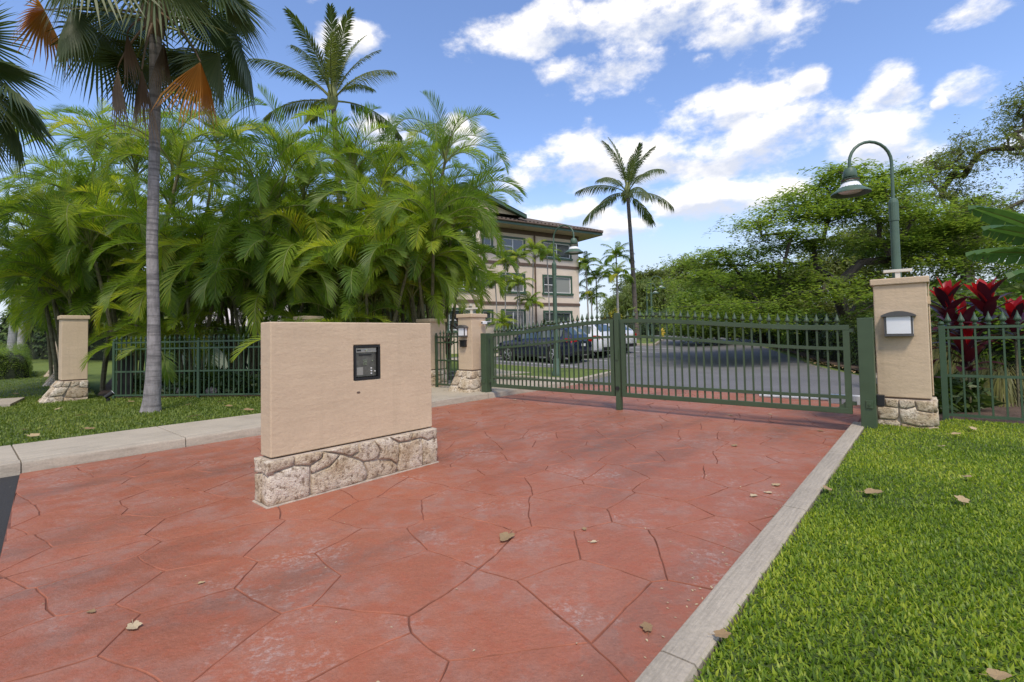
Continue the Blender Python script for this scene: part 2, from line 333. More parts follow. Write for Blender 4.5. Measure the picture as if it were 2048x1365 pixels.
M['banana'] = leafmat('banana_leaf', [(0, (0.045, 0.10, 0.03)), (0.5, (0.075, 0.15, 0.045)), (1, (0.12, 0.2, 0.06))], 0.35, 0.35)
M['straw'] = leafmat('dry_grass', [(0, (0.12, 0.13, 0.04)), (0.5, (0.22, 0.22, 0.07)), (1, (0.32, 0.28, 0.12))], 0.3, objw=0.1)
M['yellowleaf'] = leafmat('yellow_leaf', [(0, (0.22, 0.22, 0.02)), (1, (0.50, 0.42, 0.04))], 0.35, objw=0.1)
M['dry'] = leafmat('fallen_leaf', [(0, (0.28, 0.18, 0.09)), (0.5, (0.46, 0.34, 0.18)), (1, (0.58, 0.47, 0.30))], 0.15, 0.7, objw=0.9, tcol=(1, 1, 1))
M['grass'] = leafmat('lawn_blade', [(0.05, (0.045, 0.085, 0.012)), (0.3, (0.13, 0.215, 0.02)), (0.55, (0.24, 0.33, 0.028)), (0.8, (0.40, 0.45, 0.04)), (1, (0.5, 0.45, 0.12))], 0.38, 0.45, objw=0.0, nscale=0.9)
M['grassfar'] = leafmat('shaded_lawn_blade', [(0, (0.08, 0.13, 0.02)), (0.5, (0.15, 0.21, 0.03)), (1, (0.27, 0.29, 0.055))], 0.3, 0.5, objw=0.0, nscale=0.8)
def lawnmat(name, a, b):
    t = NT(name); n = t.noise(1.2, 5, 0.65); f = t.noise(60, 4, 0.7)
    c = t.ramp(n, [(0.3, a), (0.7, b)]); c = t.mix(0.5, c, t.ramp(f, [(0.3, sc(a, 0.4)), (0.7, sc(b, 1.4))])); t.col(c); t.rough(0.95); t.bump(f, 0.8, 0.03); return t.m
M['lawn'] = lawnmat('lawn_thatch', (0.045, 0.075, 0.016), (0.085, 0.125, 0.022)); M['terrain'] = lawnmat('far_grass', (0.10, 0.16, 0.025), (0.17, 0.22, 0.04))
def bark(name, c, ring=0.0):
    t = NT(name); n = t.noise(4, 6, 0.7, stretch=(3, 3, 0.8)); f = t.noise(30, 5, 0.7)
    cc = t.ramp(n, [(0.3, sc(c, 0.55)), (0.55, c), (0.75, sc(c, 1.35))])
    if ring:
        r = t.noise(1.0, 4, 0.6, stretch=(1.5, 1.5, 18)); cc = t.mix(t.ramp(r, [(0.48, 0.0), (0.62, ring)]), cc, sc(c, 0.35))
    t.col(cc); t.rough(0.9); t.bump(t.math('ADD', f, n), 0.7, 0.03); return t.m
M['hedgecore'] = plain('hedge_core_fill', (0.022, 0.030, 0.012), 0.95, 0, 0.5, 8, 0.8, 20, 0.05)  # dark filler colour of the solid hedge cores
M['bark'] = bark('dark_bark', (0.085, 0.068, 0.055)); M['palmbark'] = bark('grey_palm_trunk', (0.30, 0.275, 0.265), 0.7)
M['cocobark'] = bark('brown_palm_trunk', (0.15, 0.125, 0.105), 0.6); M['canebark'] = bark('areca_cane', (0.17, 0.155, 0.085), 0.5); M['whitebark'] = bark('pale_palm_trunk', (0.42, 0.40, 0.39), 0.35)

# ------------------------------------------------------------------ ground, roads, drive
def grid_sheet(name, xs, ys, zf, mat):
    V = [(x, y, zf(x, y)) for y in ys for x in xs]; n = len(xs)
    F = [(j*n+i, j*n+i+1, (j+1)*n+i+1, (j+1)*n+i) for j in range(len(ys)-1) for i in range(n-1)]
    return tag(obj(name, np_mesh(name, V, F, None, [mat])), kind='structure')
grid_sheet('ground', [-4000, -400, -100, -40, 0, 40, 100, 400, 4000], [-300, -40, 0, 20, 30, 40, 50, 60, 70, 100, 400, 5000], lambda x, y: gz(y) - 0.05, M['terrain'])
def sheet(name, poly, z, mat, kind='structure'):
    me = bpy.data.meshes.new(name); me.from_pydata([(x, y, z) for x, y in poly], [], [tuple(range(len(poly)))]); me.materials.append(mat); me.update()
    return tag(obj(name, me), kind=kind)
def D2(a, b): return D(a, b)[:2]
def edge_a(b): return -7.87 - 0.094 * b                    # where the red drive meets the street
sheet('street', [D2(-30, -60), D2(-30, 60), D2(edge_a(0)+0.02, 60), D2(-8.3, 4.6), D2(edge_a(3.4), 3.4), D2(edge_a(-3.28), -3.28), D2(-10.2, -3.3), D2(-10.2, -60)], -0.012, M['street'])
drive = sheet('driveway', [D2(edge_a(-3.36), -3.36), D2(edge_a(3.45), 3.45), D2(3.7, 3.45), D2(3.7, -3.36)], -0.0070, M['joint'])
# stamped slabs: bands along the drive with skewed cross joints, all lines wandering a little
def warp(a, b, lim):
    k = min(1, abs(b) / 0.5) * min(1, (lim - abs(b)) / 0.4) if lim else 1
    k = max(0.0, k)
    p = Vector((a * 0.85, b * 0.85, 3.3)); q = Vector((a * 3.1, b * 3.1, 9.1))
    w1 = noise.noise_vector(p); w2 = noise.noise_vector(q); w3 = noise.noise_vector(Vector((a * 13, b * 13, 1.7)))
    return a + w1.x * 0.10 + w2.x * 0.03 + w3.x * 0.008, b + (w1.y * 0.10 + w2.y * 0.03 + w3.y * 0.008) * k
def clip(poly, f):
    out = []
    for i in range(len(poly)):
        p, q = poly[i], poly[(i + 1) % len(poly)]; fp, fq = f(p), f(q)
        if fp >= 0: out.append(p)
        if fp * fq < 0:
            t = fp / (fp - fq); out.append((p[0] + (q[0] - p[0]) * t, p[1] + (q[1] - p[1]) * t))
    return out
def slab_cells():
    """irregular flagstone pattern on both sides of the centre joint: jittered lattice turned against the drive, split by bisectors"""
    rs = random.Random(11); cells = []; ca, sa = math.cos(R(-12)), math.sin(R(-12)); seeds = []
    for j in range(-22, 23):
        off = rs.uniform(0, 1)
        for i in range(-22, 23):
            u = (i + off) * 0.66 + rs.uniform(-0.24, 0.24); v = j * 0.52 + rs.uniform(-0.12, 0.12)
            a, b = u * ca - v * sa - 2.3, u * sa + v * ca
            if -10.2 < a < 4.6 and abs(b) < 4.2: seeds.append((a, b))
    for side, lim in ((-1, 3.3), (1, 3.38)):
        b0, b1 = (-lim, 0.0) if side < 0 else (0.0, lim)
        for (a, b) in seeds:
            if not (b0 - 0.25 < b < b1 + 0.25): continue
            poly = [(-9.2, b0), (3.9, b0), (3.9, b1), (-9.2, b1)]
            for (p, q) in seeds:
                if (p, q) == (a, b) or abs(p-a) + abs(q-b) > 2.6 or not (b0 - 0.25 < q < b1 + 0.25): continue
                mx, my, nx, ny = (a+p)/2, (b+q)/2, a-p, b-q
                poly = clip(poly, lambda t: (t[0]-mx)*nx + (t[1]-my)*ny)
                if len(poly) < 3: break
            if len(poly) < 3: continue
            ar = abs(sum(poly[i][0]*poly[(i+1) % len(poly)][1] - poly[(i+1) % len(poly)][0]*poly[i][1] for i in range(len(poly)))) / 2
            if ar > 0.02: cells.append((poly, lim))
    return cells
def inset(poly, d):
    n = len(poly); res = []
    ar = sum(poly[i][0]*poly[(i+1)%n][1] - poly[(i+1)%n][0]*poly[i][1] for i in range(n)); s = 1 if ar > 0 else -1
    for i in range(n):
        p0, p, p1 = Vector(poly[i-1]), Vector(poly[i]), Vector(poly[(i+1)%n])
        e0 = (p - p0); e1 = (p1 - p)
        if e0.length < 1e-6 or e1.length < 1e-6: res.append(poly[i]); continue
        e0.normalize(); e1.normalize(); n0 = Vector((-e0.y, e0.x)) * s; n1 = Vector((-e1.y, e1.x)) * s
        m = n0 + n1; l = m.length
        if l < 0.4: res.append(tuple(p + n0 * d)); continue
        m /= l; res.append(tuple(p + m * (d / max(0.45, m.dot(n0)))))
    return res
for cell, lim in slab_cells():
    pts = []
    for i in range(len(cell)):
        p, q = cell[i], cell[(i + 1) % len(cell)]; L_ = math.hypot(q[0]-p[0], q[1]-p[1]); n = max(1, int(L_ / 0.06))
        for j in range(n): pts.append(warp(p[0] + (q[0]-p[0]) * j / n, p[1] + (q[1]-p[1]) * j / n, lim))
    pts = clip(pts, lambda p: p[0] - edge_a(p[1])); pts = clip(pts, lambda p: 3.65 - p[0]) if len(pts) > 3 else pts
    if len(pts) < 4: continue
    cl = [pts[0]]
    for p in pts[1:]:
        if math.hypot(p[0]-cl[-1][0], p[1]-cl[-1][1]) > 0.025: cl.append(p)
    pts = cl
    if len(pts) < 5: continue
    ca = sum(p[0] for p in pts) / len(pts); cb = sum(p[1] for p in pts) / len(pts); h = random.uniform(-0.0012, 0.0012)
    rings = [inset(pts, 0.0018), inset(pts, 0.0040), inset(pts, 0.0070)]; zs = [-0.0085, -0.0025 + h, h]
    n = len(pts); c0 = D(ca, cb); V = []
    for rg, z in zip(rings, zs): V += [tuple(np.array(D(p[0], p[1], z)) - np.array((c0[0], c0[1], 0))) for p in rg]
    F = [tuple(range(2*n, 3*n))] + [(k*n+i, k*n+(i+1)%n, (k+1)*n+(i+1)%n, (k+1)*n+i) for k in (0, 1) for i in range(n)]
    me = bpy.data.meshes.new('slab'); me.from_pydata(V, [], F); me.materials.append(M['red']); me.materials.append(M['edge']); me.polygons.foreach_set('material_index', [0] + [1] * (2 * n)); me.update()
    obj('slab', me, drive, (c0[0], c0[1], 0))
# left kerb and sidewalk, panel by panel
walk = sheet('sidewalk', [D2(-9.9, -4.74), D2(-9.9, -3.32), D2(3.9, -3.32), D2(3.9, -4.74)], 0.02, M['mortar'])
def box_D(a0, a1, b0, b1, z0, z1, g=0.006): return [D2(a0+g, b0), D2(a1-g, b0), D2(a1-g, b1), D2(a0+g, b1)], z0, z1
MZ = {}
def rounded_kerb(a0, a1, bf, bb, z0, z1, batter=0.02, r=0.03, g=0.005):
    """kerb stone: battered face at bf, back at bb, rounded top arris"""
    s = 1 if bb > bf else -1
    prof = [(bf, z0), (bf + s*batter, z1 - r), (bf + s*(batter + r*0.3), z1 - r*0.3), (bf + s*(batter + r), z1), (bb - s*0.012, z1), (bb, z1 - 0.012), (bb, z0)]
    mb = MB(); n = len(prof); V = []
    ns = max(2, int((a1 - a0) / 0.35)); rows = [a0 + g + (a1 - a0 - 2*g) * k / ns for k in range(ns + 1)]
    for a in rows:
        for (b, z) in prof:
            w = noise.noise((a * 2.2, b * 6, z * 9)) * 0.006
            V.append(D(a, b + w, z + w * 0.6 if z > z0 else z))
    F = [(k*n+i, (k+1)*n+i, (k+1)*n+(i+1)%n, k*n+(i+1)%n) for k in range(ns) for i in range(n)] + [tuple(range(n)), tuple(reversed(range(ns*n, ns*n+n)))]
    mb.add(V, F); return mb
ks = [-9.9, -7.55, -6.0, -4.05, -2.1, -0.15, 1.8, 3.7]
for a0, a1 in zip(ks[:-1], ks[1:]):
    part('kerb_stone', rounded_kerb(a0, a1, -3.30, -3.47, -0.1, 0.12), [M['concrete']], walk, True)
for a0, a1 in zip([-9.9, -7.55, -6.0, -4.45, -2.9, -1.35, 0.2, 1.75], [-7.55, -6.0, -4.45, -2.9, -1.35, 0.2, 1.75, 3.7]):
    p = [D2(a0+0.006, -4.72), D2(a1-0.006, -4.72), D2(a1-0.006, -3.478), D2(a0+0.006, -3.478)]
    part('concrete_panel', MB().prism(p, 0.0, 0.121), [M['walk']], walk, bevel=0.008)
pad_ = [D2(-1.35, -6.6), D2(2.6, -6.6), D2(2.6, -4.726), D2(-1.35, -4.726)]
part('concrete_panel', MB().prism(pad_, 0.0, 0.117), [M['walk']], walk, bevel=0.008)
# right kerb
rk = tag(obj('kerb', None), kind='structure')
for a0, a1 in zip([-10.2, -8.25, -6.13, -4.0, -1.9], [-8.25, -6.13, -4.0, -1.9, 0.25]):
    part('kerb_stone', rounded_kerb(a0, a1, 3.385, 3.545, -0.1, 0.105, 0.005, 0.018), [M['concrete']], rk, True)
lk = tag(obj('kerb', None), kind='structure')
for a0, a1, b0, b1 in [(3.7, 6.5, 3.6, 3.4), (6.5, 9.6, 3.4, 2.7)]:
    p = [D2(a0, b0), D2(a1, b1), D2(a1, b1 + 0.28), D2(a0, b0 + 0.28)]
    part('kerb_stone', MB().prism(p, -0.1, 0.13), [M['concrete']], lk, bevel=0.02)
# parking court beyond the gate
ra = [3.66, 6.5, 9.6, 12.5, 16.8, 24, 31.6, 36]; rb = [3.6, 3.4, 2.7, 1.4, -0.25, -3.4, -6.0, -9]
V = []; F = []
for a in np.arange(3.66, 36.1, 0.98):
    r_ = np.interp(a, ra, rb); l_ = -15.5
    for k in range(9):
        b = l_ + (r_ - l_) * k / 8; p = D(a, b); V.append((p[0], p[1], gz(p[1]) + 0.0))
n = 9; F = [(j*n+i, j*n+i+1, (j+1)*n+i+1, (j+1)*n+i) for j in range(len(V)//n-1) for i in range(8)]
tag(obj('parking_lot', np_mesh('parking_lot', V, F, None, [M['asphalt']])), kind='structure')
def stripe(a0, b0, a1, b1, w=0.1):
    mb = MB(); p0 = np.array(D2(a0, b0)); p1 = np.array(D2(a1, b1)); d = (p1 - p0); d /= np.hypot(*d); nn = np.array((-d[1], d[0])) * w / 2
    K = 6; V = []
    for k in range(K + 1):
        c = p0 + (p1 - p0) * k / K
        for s in (-1, 1): q = c + nn * s; V.append((q[0], q[1], gz(q[1]) + 0.010))
    mb.add(V, [(2*k, 2*k+2, 2*k+3, 2*k+1) for k in range(K)]); return mb
mk = tag(obj('parking_marking', None), kind='structure')
for a in (9.35, 12.1, 14.85, 17.6, 20.3): part('painted_line', stripe(a, -7.2, a, -12.6), [M['white']], mk)
def raised(name, pts, h, top, side, kerbw=0.15):
    """kerbed planting island: kerb ring and turf inside"""
    t = tag(obj(name, None), kind='structure')
    inn = inset(pts, kerbw); n = len(pts); V = []; 
    for ring, hh in ((pts, -0.05), (pts, h - 0.02), (inset(pts, 0.025), h), (inn, h)):
        for a, b in ring: p = D(a, b); V.append((p[0], p[1], gz(p[1]) + hh))
    F = [(k*n+i, k*n+(i+1)%n, (k+1)*n+(i+1)%n, (k+1)*n+i) for k in range(3) for i in range(n)]
    mb = MB(); mb.add(V, F); part('island_kerb', mb, [side], t)
    V = []
    for a, b in inn: p = D(a, b); V.append((p[0], p[1], gz(p[1]) + h - 0.02))
    mb = MB(); mb.add(V, [tuple(range(n))]); part('island_turf', mb, [top], t); return t
def roundpoly(pts, r=0.7, k=5):
    out = []; n = len(pts)
    for i in range(n):
        p0, p, p1 = (np.array(pts[i-1]), np.array(pts[i]), np.array(pts[(i+1) % n]))
        rr = min(r, np.hypot(*(p0-p)) * 0.45, np.hypot(*(p1-p)) * 0.45)
        a = p + (p0-p) / np.hypot(*(p0-p)) * rr; b = p + (p1-p) / np.hypot(*(p1-p)) * rr
        for j in range(k + 1): t = j / k; out.append(tuple((1-t)**2*a + 2*t*(1-t)*p + t*t*b))
    return out
raised('planting_island', roundpoly([(3.72, -3.45), (7.6, -4.2), (7.6, -7.2), (7.6, -16), (3.72, -16)], 0.6), 0.12, M['terrain'], M['concrete'])
raised('planting_island', roundpoly([(22.4, -9.6), (31, -12.6), (31.5, -15.5), (22.4, -15.5)], 0.7), 0.13, M['terrain'], M['concrete'])
# footpath to the buildings
fp = MB(); V = []
for a in np.arange(7.7, 24, 1.0):
    for b in (-13.3, -14.6): p = D(a, b); V.append((p[0], p[1], gz(p[1]) + 0.06))
fp.add(V, [(2*k, 2*k+1, 2*k+3, 2*k+2) for k in range(len(V)//2-1)]); tag(obj('footpath', fp.mesh('footpath', [M['walk']])), kind='structure')
fp = MB(); fp.prism([D2(2.6, -6.6), D2(5.0, -6.2), D2(5.2, -7.6), D2(7.6, -11.5), D2(7.6, -13), D2(4.0, -8.0), D2(2.6, -7.9)], 0.02, 0.135)
tag(obj('footpath', fp.mesh('footpath', [M['walk']])), kind='structure')
# lawns
RL = [D2(-10.5, 3.56), D2(1.05, 3.56), D2(1.05, 4.35), D2(1.35, 4.40), D2(1.5, 16), D2(-10.5, 16)]
tag(obj('right_lawn', MB().prism(RL, -0.05, 0.085).mesh('right_lawn', [M['lawn']])), kind='structure')
LL = [D2(-9.9, -4.73), D2(-1.36, -4.73), D2(-1.36, -6.3), (-4.6, 11.25), (-9.4, 11.5), (-10.3, 12.0), (-21, 23.5), (-27, 29), (-60, 26), (-40, 0)]
tag(obj('left_lawn', MB().prism(LL, -0.05, 0.10).mesh('left_lawn', [M['lawn']])), kind='structure')
bed = [(-9.4, 11.5), (-4.6, 11.25), (-2.6, 12.1), (-1.5, 14.5), (-2.0, 22), (-18, 22), (-10.3, 12.0)]
tag(obj('planting_bed', MB().prism(bed, -0.05, 0.11).mesh('planting_bed', [M['soil']])), kind='structure')
bed = [D2(1.06, 3.56), D2(1.06, 4.36), D2(1.36, 4.41), D2(1.5, 16), D2(9, 16), D2(30, 8), D2(31.6, -5.6), D2(24, -3.0), D2(16.8, 0.2), D2(12.5, 1.85), D2(9.6, 3.0), D2(6.5, 3.7), D2(3.7, 3.9)]
V = [(x, y, gz(y) + 0.07) for x, y in bed]; mb = MB(); mb.add(V, [tuple(range(len(V)))])
tag(obj('planting_bed', mb.mesh('planting_bed', [M['soil']])), kind='structure')
# curving road far left
def annulus(name, c, r0, r1, a0, a1, dz, mat):
    V = []; K = 40
    for k in range(K + 1):
        t = R(a0 + (a1 - a0) * k / K)
        for r in (r0, (r0 + r1) / 2, r1):
            x, y = c[0] + r*math.cos(t), c[1] + r*math.sin(t); V.append((x, y, gz(y) + dz))
    return tag(obj(name, np_mesh(name, V, [(3*k+i, 3*k+i+1, 3*k+i+4, 3*k+i+3) for k in range(K) for i in (0, 1)], None, [mat])), kind='structure')
annulus('road', (-66, 42), 16.5, 25.5, -110, 70, 0.02, M['asphalt']); annulus('road_marking', (-66, 42), 20.75, 20.9, -110, 70, 0.035, M['yellow']); annulus('road_marking', (-66, 42), 21.05, 21.2, -110, 70, 0.035, M['yellow'])
annulus('sidewalk', (-66, 42), 25.5, 26.9, -20, 70, 0.11, M['walk'])

# ------------------------------------------------------------------ grass
def in_poly(P, poly):
    x, y = P[:, 0], P[:, 1]; ins = np.zeros(len(P), bool); n = len(poly)
    for i in range(n):
        x0, y0 = poly[i]; x1, y1 = poly[(i+1) % n]
        if y0 == y1: continue
        c = ((y0 > y) != (y1 > y)) & (x < (x1 - x0) * (y - y0) / (y1 - y0) + x0); ins ^= c
    return ins
def blades(P, z, L, W, lean, seed):
    g = np.random.default_rng(seed); n = len(P); th = g.uniform(0, 2*np.pi, n); ln = L * g.uniform(0.6, 1.25, n); w = W * g.uniform(0.7, 1.3, n)
    tilt = g.uniform(0.25, lean, n); d = np.stack([np.cos(th), np.sin(th), 0*th], 1); s = np.stack([-np.sin(th), np.cos(th), 0*th], 1)
    b = np.stack([P[:, 0], P[:, 1], z - 0.01 + 0*th], 1); upv = np.array([0, 0, 1.0])
    m = b + d * (np.sin(tilt * 0.6) * ln * 0.55)[:, None] + upv * (np.cos(tilt * 0.6) * ln * 0.55)[:, None]
    t = m + d * (np.sin(tilt * 1.35) * ln * 0.5)[:, None] + upv * (np.cos(tilt * 1.35) * ln * 0.5)[:, None]
    sw = s * (w / 2)[:, None]
    V = np.stack([b - sw*0.7, b + sw*0.7, m + sw, m - sw, t], 1).reshape(-1, 3); k = np.arange(n)[:, None] * 5
    return V, k + np.array([[0, 1, 2, 3]]), k + np.array([[3, 2, 4]])
def lawn(name, poly, view, dens, L, W, lean, z, mat, label, seed, bare=0.0):
    g = np.random.default_rng(seed); Ps = []
    for (x0, x1, y0, y1, k) in view:
        n = int((x1-x0)*(y1-y0)*dens*k); P = np.stack([g.uniform(x0, x1, n), g.uniform(y0, y1, n)], 1); Ps.append(P[in_poly(P, poly)])
    P = np.concatenate(Ps); V, q, t = blades(P, z, L, W, lean, seed)
    tag(obj(name, np_mesh(name, V, q, t, [mat])), label, 'grass', kind='stuff')
lawn('grass', RL, [(0.4, 5, 0.8, 3.6, 2.0), (1.5, 8, 3.6, 5.2, 1.15), (3, 10, 5.2, 8.2, 0.7)], 5200, 0.041, 0.0092, 1.5, 0.085, M['grass'], 'bright green lawn grass right of the drive', 3)
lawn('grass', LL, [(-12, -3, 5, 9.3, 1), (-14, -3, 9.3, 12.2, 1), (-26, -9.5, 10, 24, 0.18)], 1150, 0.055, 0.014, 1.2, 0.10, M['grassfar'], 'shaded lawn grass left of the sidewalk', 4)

# ------------------------------------------------------------------ masonry
def rotM(ang, loc): return Matrix.Translation(loc) @ Matrix.Rotation(ang, 4, 'Z')
def stone_mesh(poly, depth, seed, bulge=0.5):
    """irregular stone: polygon in (u, w), face towards -v, pillowed and pitted"""
    n = len(poly); rings = [(1.0, -0.02), (0.995, depth * 0.55), (0.965, depth * 0.86), (0.90, depth), (0.6, depth * 1.06)]
    V = []; c = (sum(p[0] for p in poly)/n, sum(p[1] for p in poly)/n)
    for k_, h in rings:
        for q in poly:
            p = (c[0] + (q[0]-c[0])*k_, c[1] + (q[1]-c[1])*k_)
            w = noise.noise((p[0]*9 + seed, p[1]*9, seed*1.7)) * 0.016 * (1 if h > 0 else 0)
            V.append((p[0], -(h + w), p[1]))
    w = noise.noise((c[0]*9+seed, c[1]*9, 2.0)) * 0.01; V.append((c[0], -(depth*1.08 + w), c[1])); nr = len(rings)
    F = [(k*n+i, k*n+(i+1)%n, (k+1)*n+(i+1)%n, (k+1)*n+i) for k in range(nr-1) for i in range(n)] + [((nr-1)*n+i, (nr-1)*n+(i+1)%n, nr*n) for i in range(n)]
    me = bpy.data.meshes.new('stone'); me.from_pydata(V, [], F); me.materials.append(M['coral']); me.polygons.foreach_set('use_smooth', [True]*len(F)); me.update(); return me
def stones_on(parent, Mface, W, H, cells, depth, seed, gap=0.011):
    """cells: polygons in unit (0..1) face coordinates"""
    rs = random.Random(seed)
    for ci, cell in enumerate(cells):
        P = [(u * W, w * H) for u, w in cell]; fine = []
        for i in range(len(P)):
            p, q = P[i], P[(i+1) % len(P)]; L_ = math.hypot(q[0]-p[0], q[1]-p[1]); m = max(1, int(L_ / 0.05))
            for j in range(m):
                x, y = p[0] + (q[0]-p[0])*j/m, p[1] + (q[1]-p[1])*j/m
                nv = noise.noise_vector((x*7+seed, y*7, 0.5)); fine.append((x + nv.x*0.008, y + nv.y*0.008))
        me = stone_mesh(inset(fine, gap), depth * rs.uniform(0.85, 1.2), seed + ci)
        o = obj('stone', me, parent); o.matrix_local = Mface
MONO = [[(0,.72),(.12,.78),(.13,1),(0,1)],[(.12,.78),(.2,.7),(.26,.83),(.27,1),(.13,1)],[(0,0),(.20,0),(.205,.5),(.2,.7),(.12,.78),(0,.72)],[(.205,.5),(.30,.60),(.36,.83),(.27,1),(.26,.83),(.2,.7)],
 [(.20,0),(.5,0),(.52,.2),(.49,.5),(.42,.72),(.36,.83),(.30,.60),(.205,.5)],[(.36,.83),(.42,.72),(.47,.78),(.46,1),(.27,1)],[(.5,0),(.70,0),(.71,.2),(.665,.38),(.58,.48),(.49,.5),(.52,.2)],
 [(.42,.72),(.49,.5),(.58,.48),(.6,.7),(.56,1),(.46,1),(.47,.78)],[(.58,.48),(.665,.38),(.71,.2),(.72,.55),(.72,.80),(.66,1),(.56,1),(.6,.7)],[(.70,0),(.885,0),(.89,.45),(.88,.80),(.80,.78),(.72,.80),(.72,.55),(.71,.2)],
 [(.72,.80),(.80,.78),(.82,1),(.66,1)],[(.80,.78),(.88,.80),(.93,.70),(1,.72),(1,1),(.82,1)],[(.885,0),(1,0),(1,.72),(.93,.70),(.88,.80),(.89,.45)]]
SIDE = [[(0,.62),(.55,.7),(.6,1),(0,1)],[(.55,.7),(1,.66),(1,1),(.6,1)],[(0,0),(.48,0),(.55,.7),(0,.62)],[(.48,0),(1,0),(1,.66),(.55,.7)]]
PIL = [[(0,.74),(.15,.76),(.16,1),(0,1)],[(.15,.76),(.40,.74),(.40,1),(.16,1)],[(.40,.74),(.52,.72),(.70,.82),(.68,1),(.40,1)],[(.70,.82),(.72,.70),(1,.66),(1,1),(.68,1)],[(0,.36),(.36,.37),(.40,.5),(.40,.74),(.15,.76),(0,.74)],
 [(.40,.5),(.42,.30),(.75,.22),(1,.26),(1,.66),(.72,.70),(.70,.82),(.52,.72),(.40,.74)],[(0,0),(.44,0),(.42,.30),(.36,.37),(0,.36)],[(.44,0),(1,0),(1,.26),(.75,.22),(.42,.30)]]
# ---- keypad wall on the centre line of the drive
t = thing('keypad_wall', 'tan stucco wall on a rough stone base with an entry keypad, standing in the red drive', 'wall', D(-6.25, 0.0))
MW = rotM(DANG, D(-6.27, 0.0))                     # x along the drive, -y faces the camera side
WL, WT = 1.76, 0.20
HB, HT = 0.385, 1.56
# body with a recessed niche for the keypad
kx0, kx1, kz0, kz1 = 0.79, 1.09, 0.99, 1.335
mb = MB()
def quad(pts, mi=0): mb.add([tuple(MW @ Vector(p)) for p in pts], [(0, 1, 2, 3)], mi)
xs = [0, kx0, kx1, WL]; zs = [HB + 0.012, kz0, kz1, HT]
for i in range(3):
    for j in range(3):
        if i == 1 and j == 1: continue
        quad([(xs[i], 0, zs[j]), (xs[i+1], 0, zs[j]), (xs[i+1], 0, zs[j+1]), (xs[i], 0, zs[j+1])])
dpt = 0.075
for a_, b_ in (((kx0, kz0), (kx1, kz0)), ((kx1, kz0), (kx1, kz1)), ((kx1, kz1), (kx0, kz1)), ((kx0, kz1), (kx0, kz0))):
    quad([(a_[0], 0, a_[1]), (b_[0], 0, b_[1]), (b_[0], dpt, b_[1]), (a_[0], dpt, a_[1])])
quad([(kx0, dpt, kz0), (kx1, dpt, kz0), (kx1, dpt, kz1), (kx0, dpt, kz1)])
for i in range(3):
    quad([(xs[i+1], WT, zs[0]), (xs[i], WT, zs[0]), (xs[i], WT, zs[3]), (xs[i+1], WT, zs[3])])
    quad([(xs[i], 0, HT), (xs[i+1], 0, HT), (xs[i+1], WT, HT), (xs[i], WT, HT)]); quad([(xs[i], WT, zs[0]), (xs[i+1], WT, zs[0]), (xs[i+1], 0, zs[0]), (xs[i], 0, zs[0])])
for j in range(3):
    quad([(0, WT, zs[j]), (0, 0, zs[j]), (0, 0, zs[j+1]), (0, WT, zs[j+1])]); quad([(WL, 0, zs[j]), (WL, WT, zs[j]), (WL, WT, zs[j+1]), (WL, 0, zs[j+1])])
import bmesh
def weld(o):
    b = bmesh.new(); b.from_mesh(o.data); bmesh.ops.remove_doubles(b, verts=b.verts, dist=0.0005); bmesh.ops.recalc_face_normals(b, faces=b.faces); b.to_mesh(o.data); b.free()
wb = wpart('stucco_body', mb, [M['stucco']], t); weld(wb); bev(wb, 0.011, 3)
# stone base: mortar core, stones on the faces seen, a skirt of mortar at the foot
bc = wpart('stone_base', MB().box(-0.02, WL + 0.018, -0.02, WT + 0.02, -0.02, HB, 0, MW), [M['mortar']], t, bevel=0.01)
stones_on(bc, MW @ Matrix.Translation((-0.042, -0.012, 0)), WL + 0.082, HB, MONO, 0.030, 5, 0.007)
stones_on(bc, MW @ Matrix.Translation((-0.012, WT + 0.045, 0)) @ Matrix.Rotation(R(-90), 4, 'Z'), WT + 0.09, HB, SIDE, 0.030, 45, 0.006)
stones_on(bc, MW @ Matrix.Translation((WL + 0.010, -0.045, 0)) @ Matrix.Rotation(R(90), 4, 'Z'), WT + 0.09, HB, SIDE, 0.030, 75, 0.006)
wpart('mortar_skirt', MB().box(-0.055, WL + 0.05, -0.055, WT + 0.055, -0.02, 0.010, 0, MW), [M['mortar']], t, bevel=0.01)
# keypad
kp = wpart('keypad', MB().box(kx0 + 0.028, kx1 - 0.03, 0.028, dpt - 0.004, kz0 + 0.03, kz1 - 0.028, 0, MW), [M['steel']], t, bevel=0.003)
def onk(name, x0, x1, z0, z1, y0, y1, mat): return wpart2(name, MB().box(x0, x1, y0, y1, z0, z1, 0, MW), [mat], kp)
def wpart2(name, mb, mats, p, smooth=False, bevel=0): 
    o = obj(name, mb.mesh(name, mats, smooth), p)
    if bevel: bev(o, bevel)
    return o
fr = MB(); e = 0.003
for x0, x1, z0, z1 in ((kx0+e, kx0+0.024, kz0+e, kz1-e), (kx1-0.026, kx1-e, kz0+e, kz1-e), (kx0+0.024, kx1-0.026, kz0+e, kz0+0.024), (kx0+0.024, kx1-0.026, kz1-0.024, kz1-e)): fr.box(x0, x1, -0.004, dpt-0.002, z0, z1, 0, MW)
wpart2('niche_frame', fr, [M['black']], kp)
onk('top_strip', kx0+0.036, kx1-0.036, kz1-0.072, kz1-0.030, 0.016, 0.030, M['steel_light']); onk('slot', kx0+0.044, kx0+0.086, kz1-0.060, kz1-0.044, 0.012, 0.022, M['black'])
wpart2('lock', MB().tube([MW @ Vector((kx0+0.145, 0.006, kz1-0.05)), MW @ Vector((kx0+0.145, 0.02, kz1-0.05))], 0.011, 10), [M['chrome']], kp)
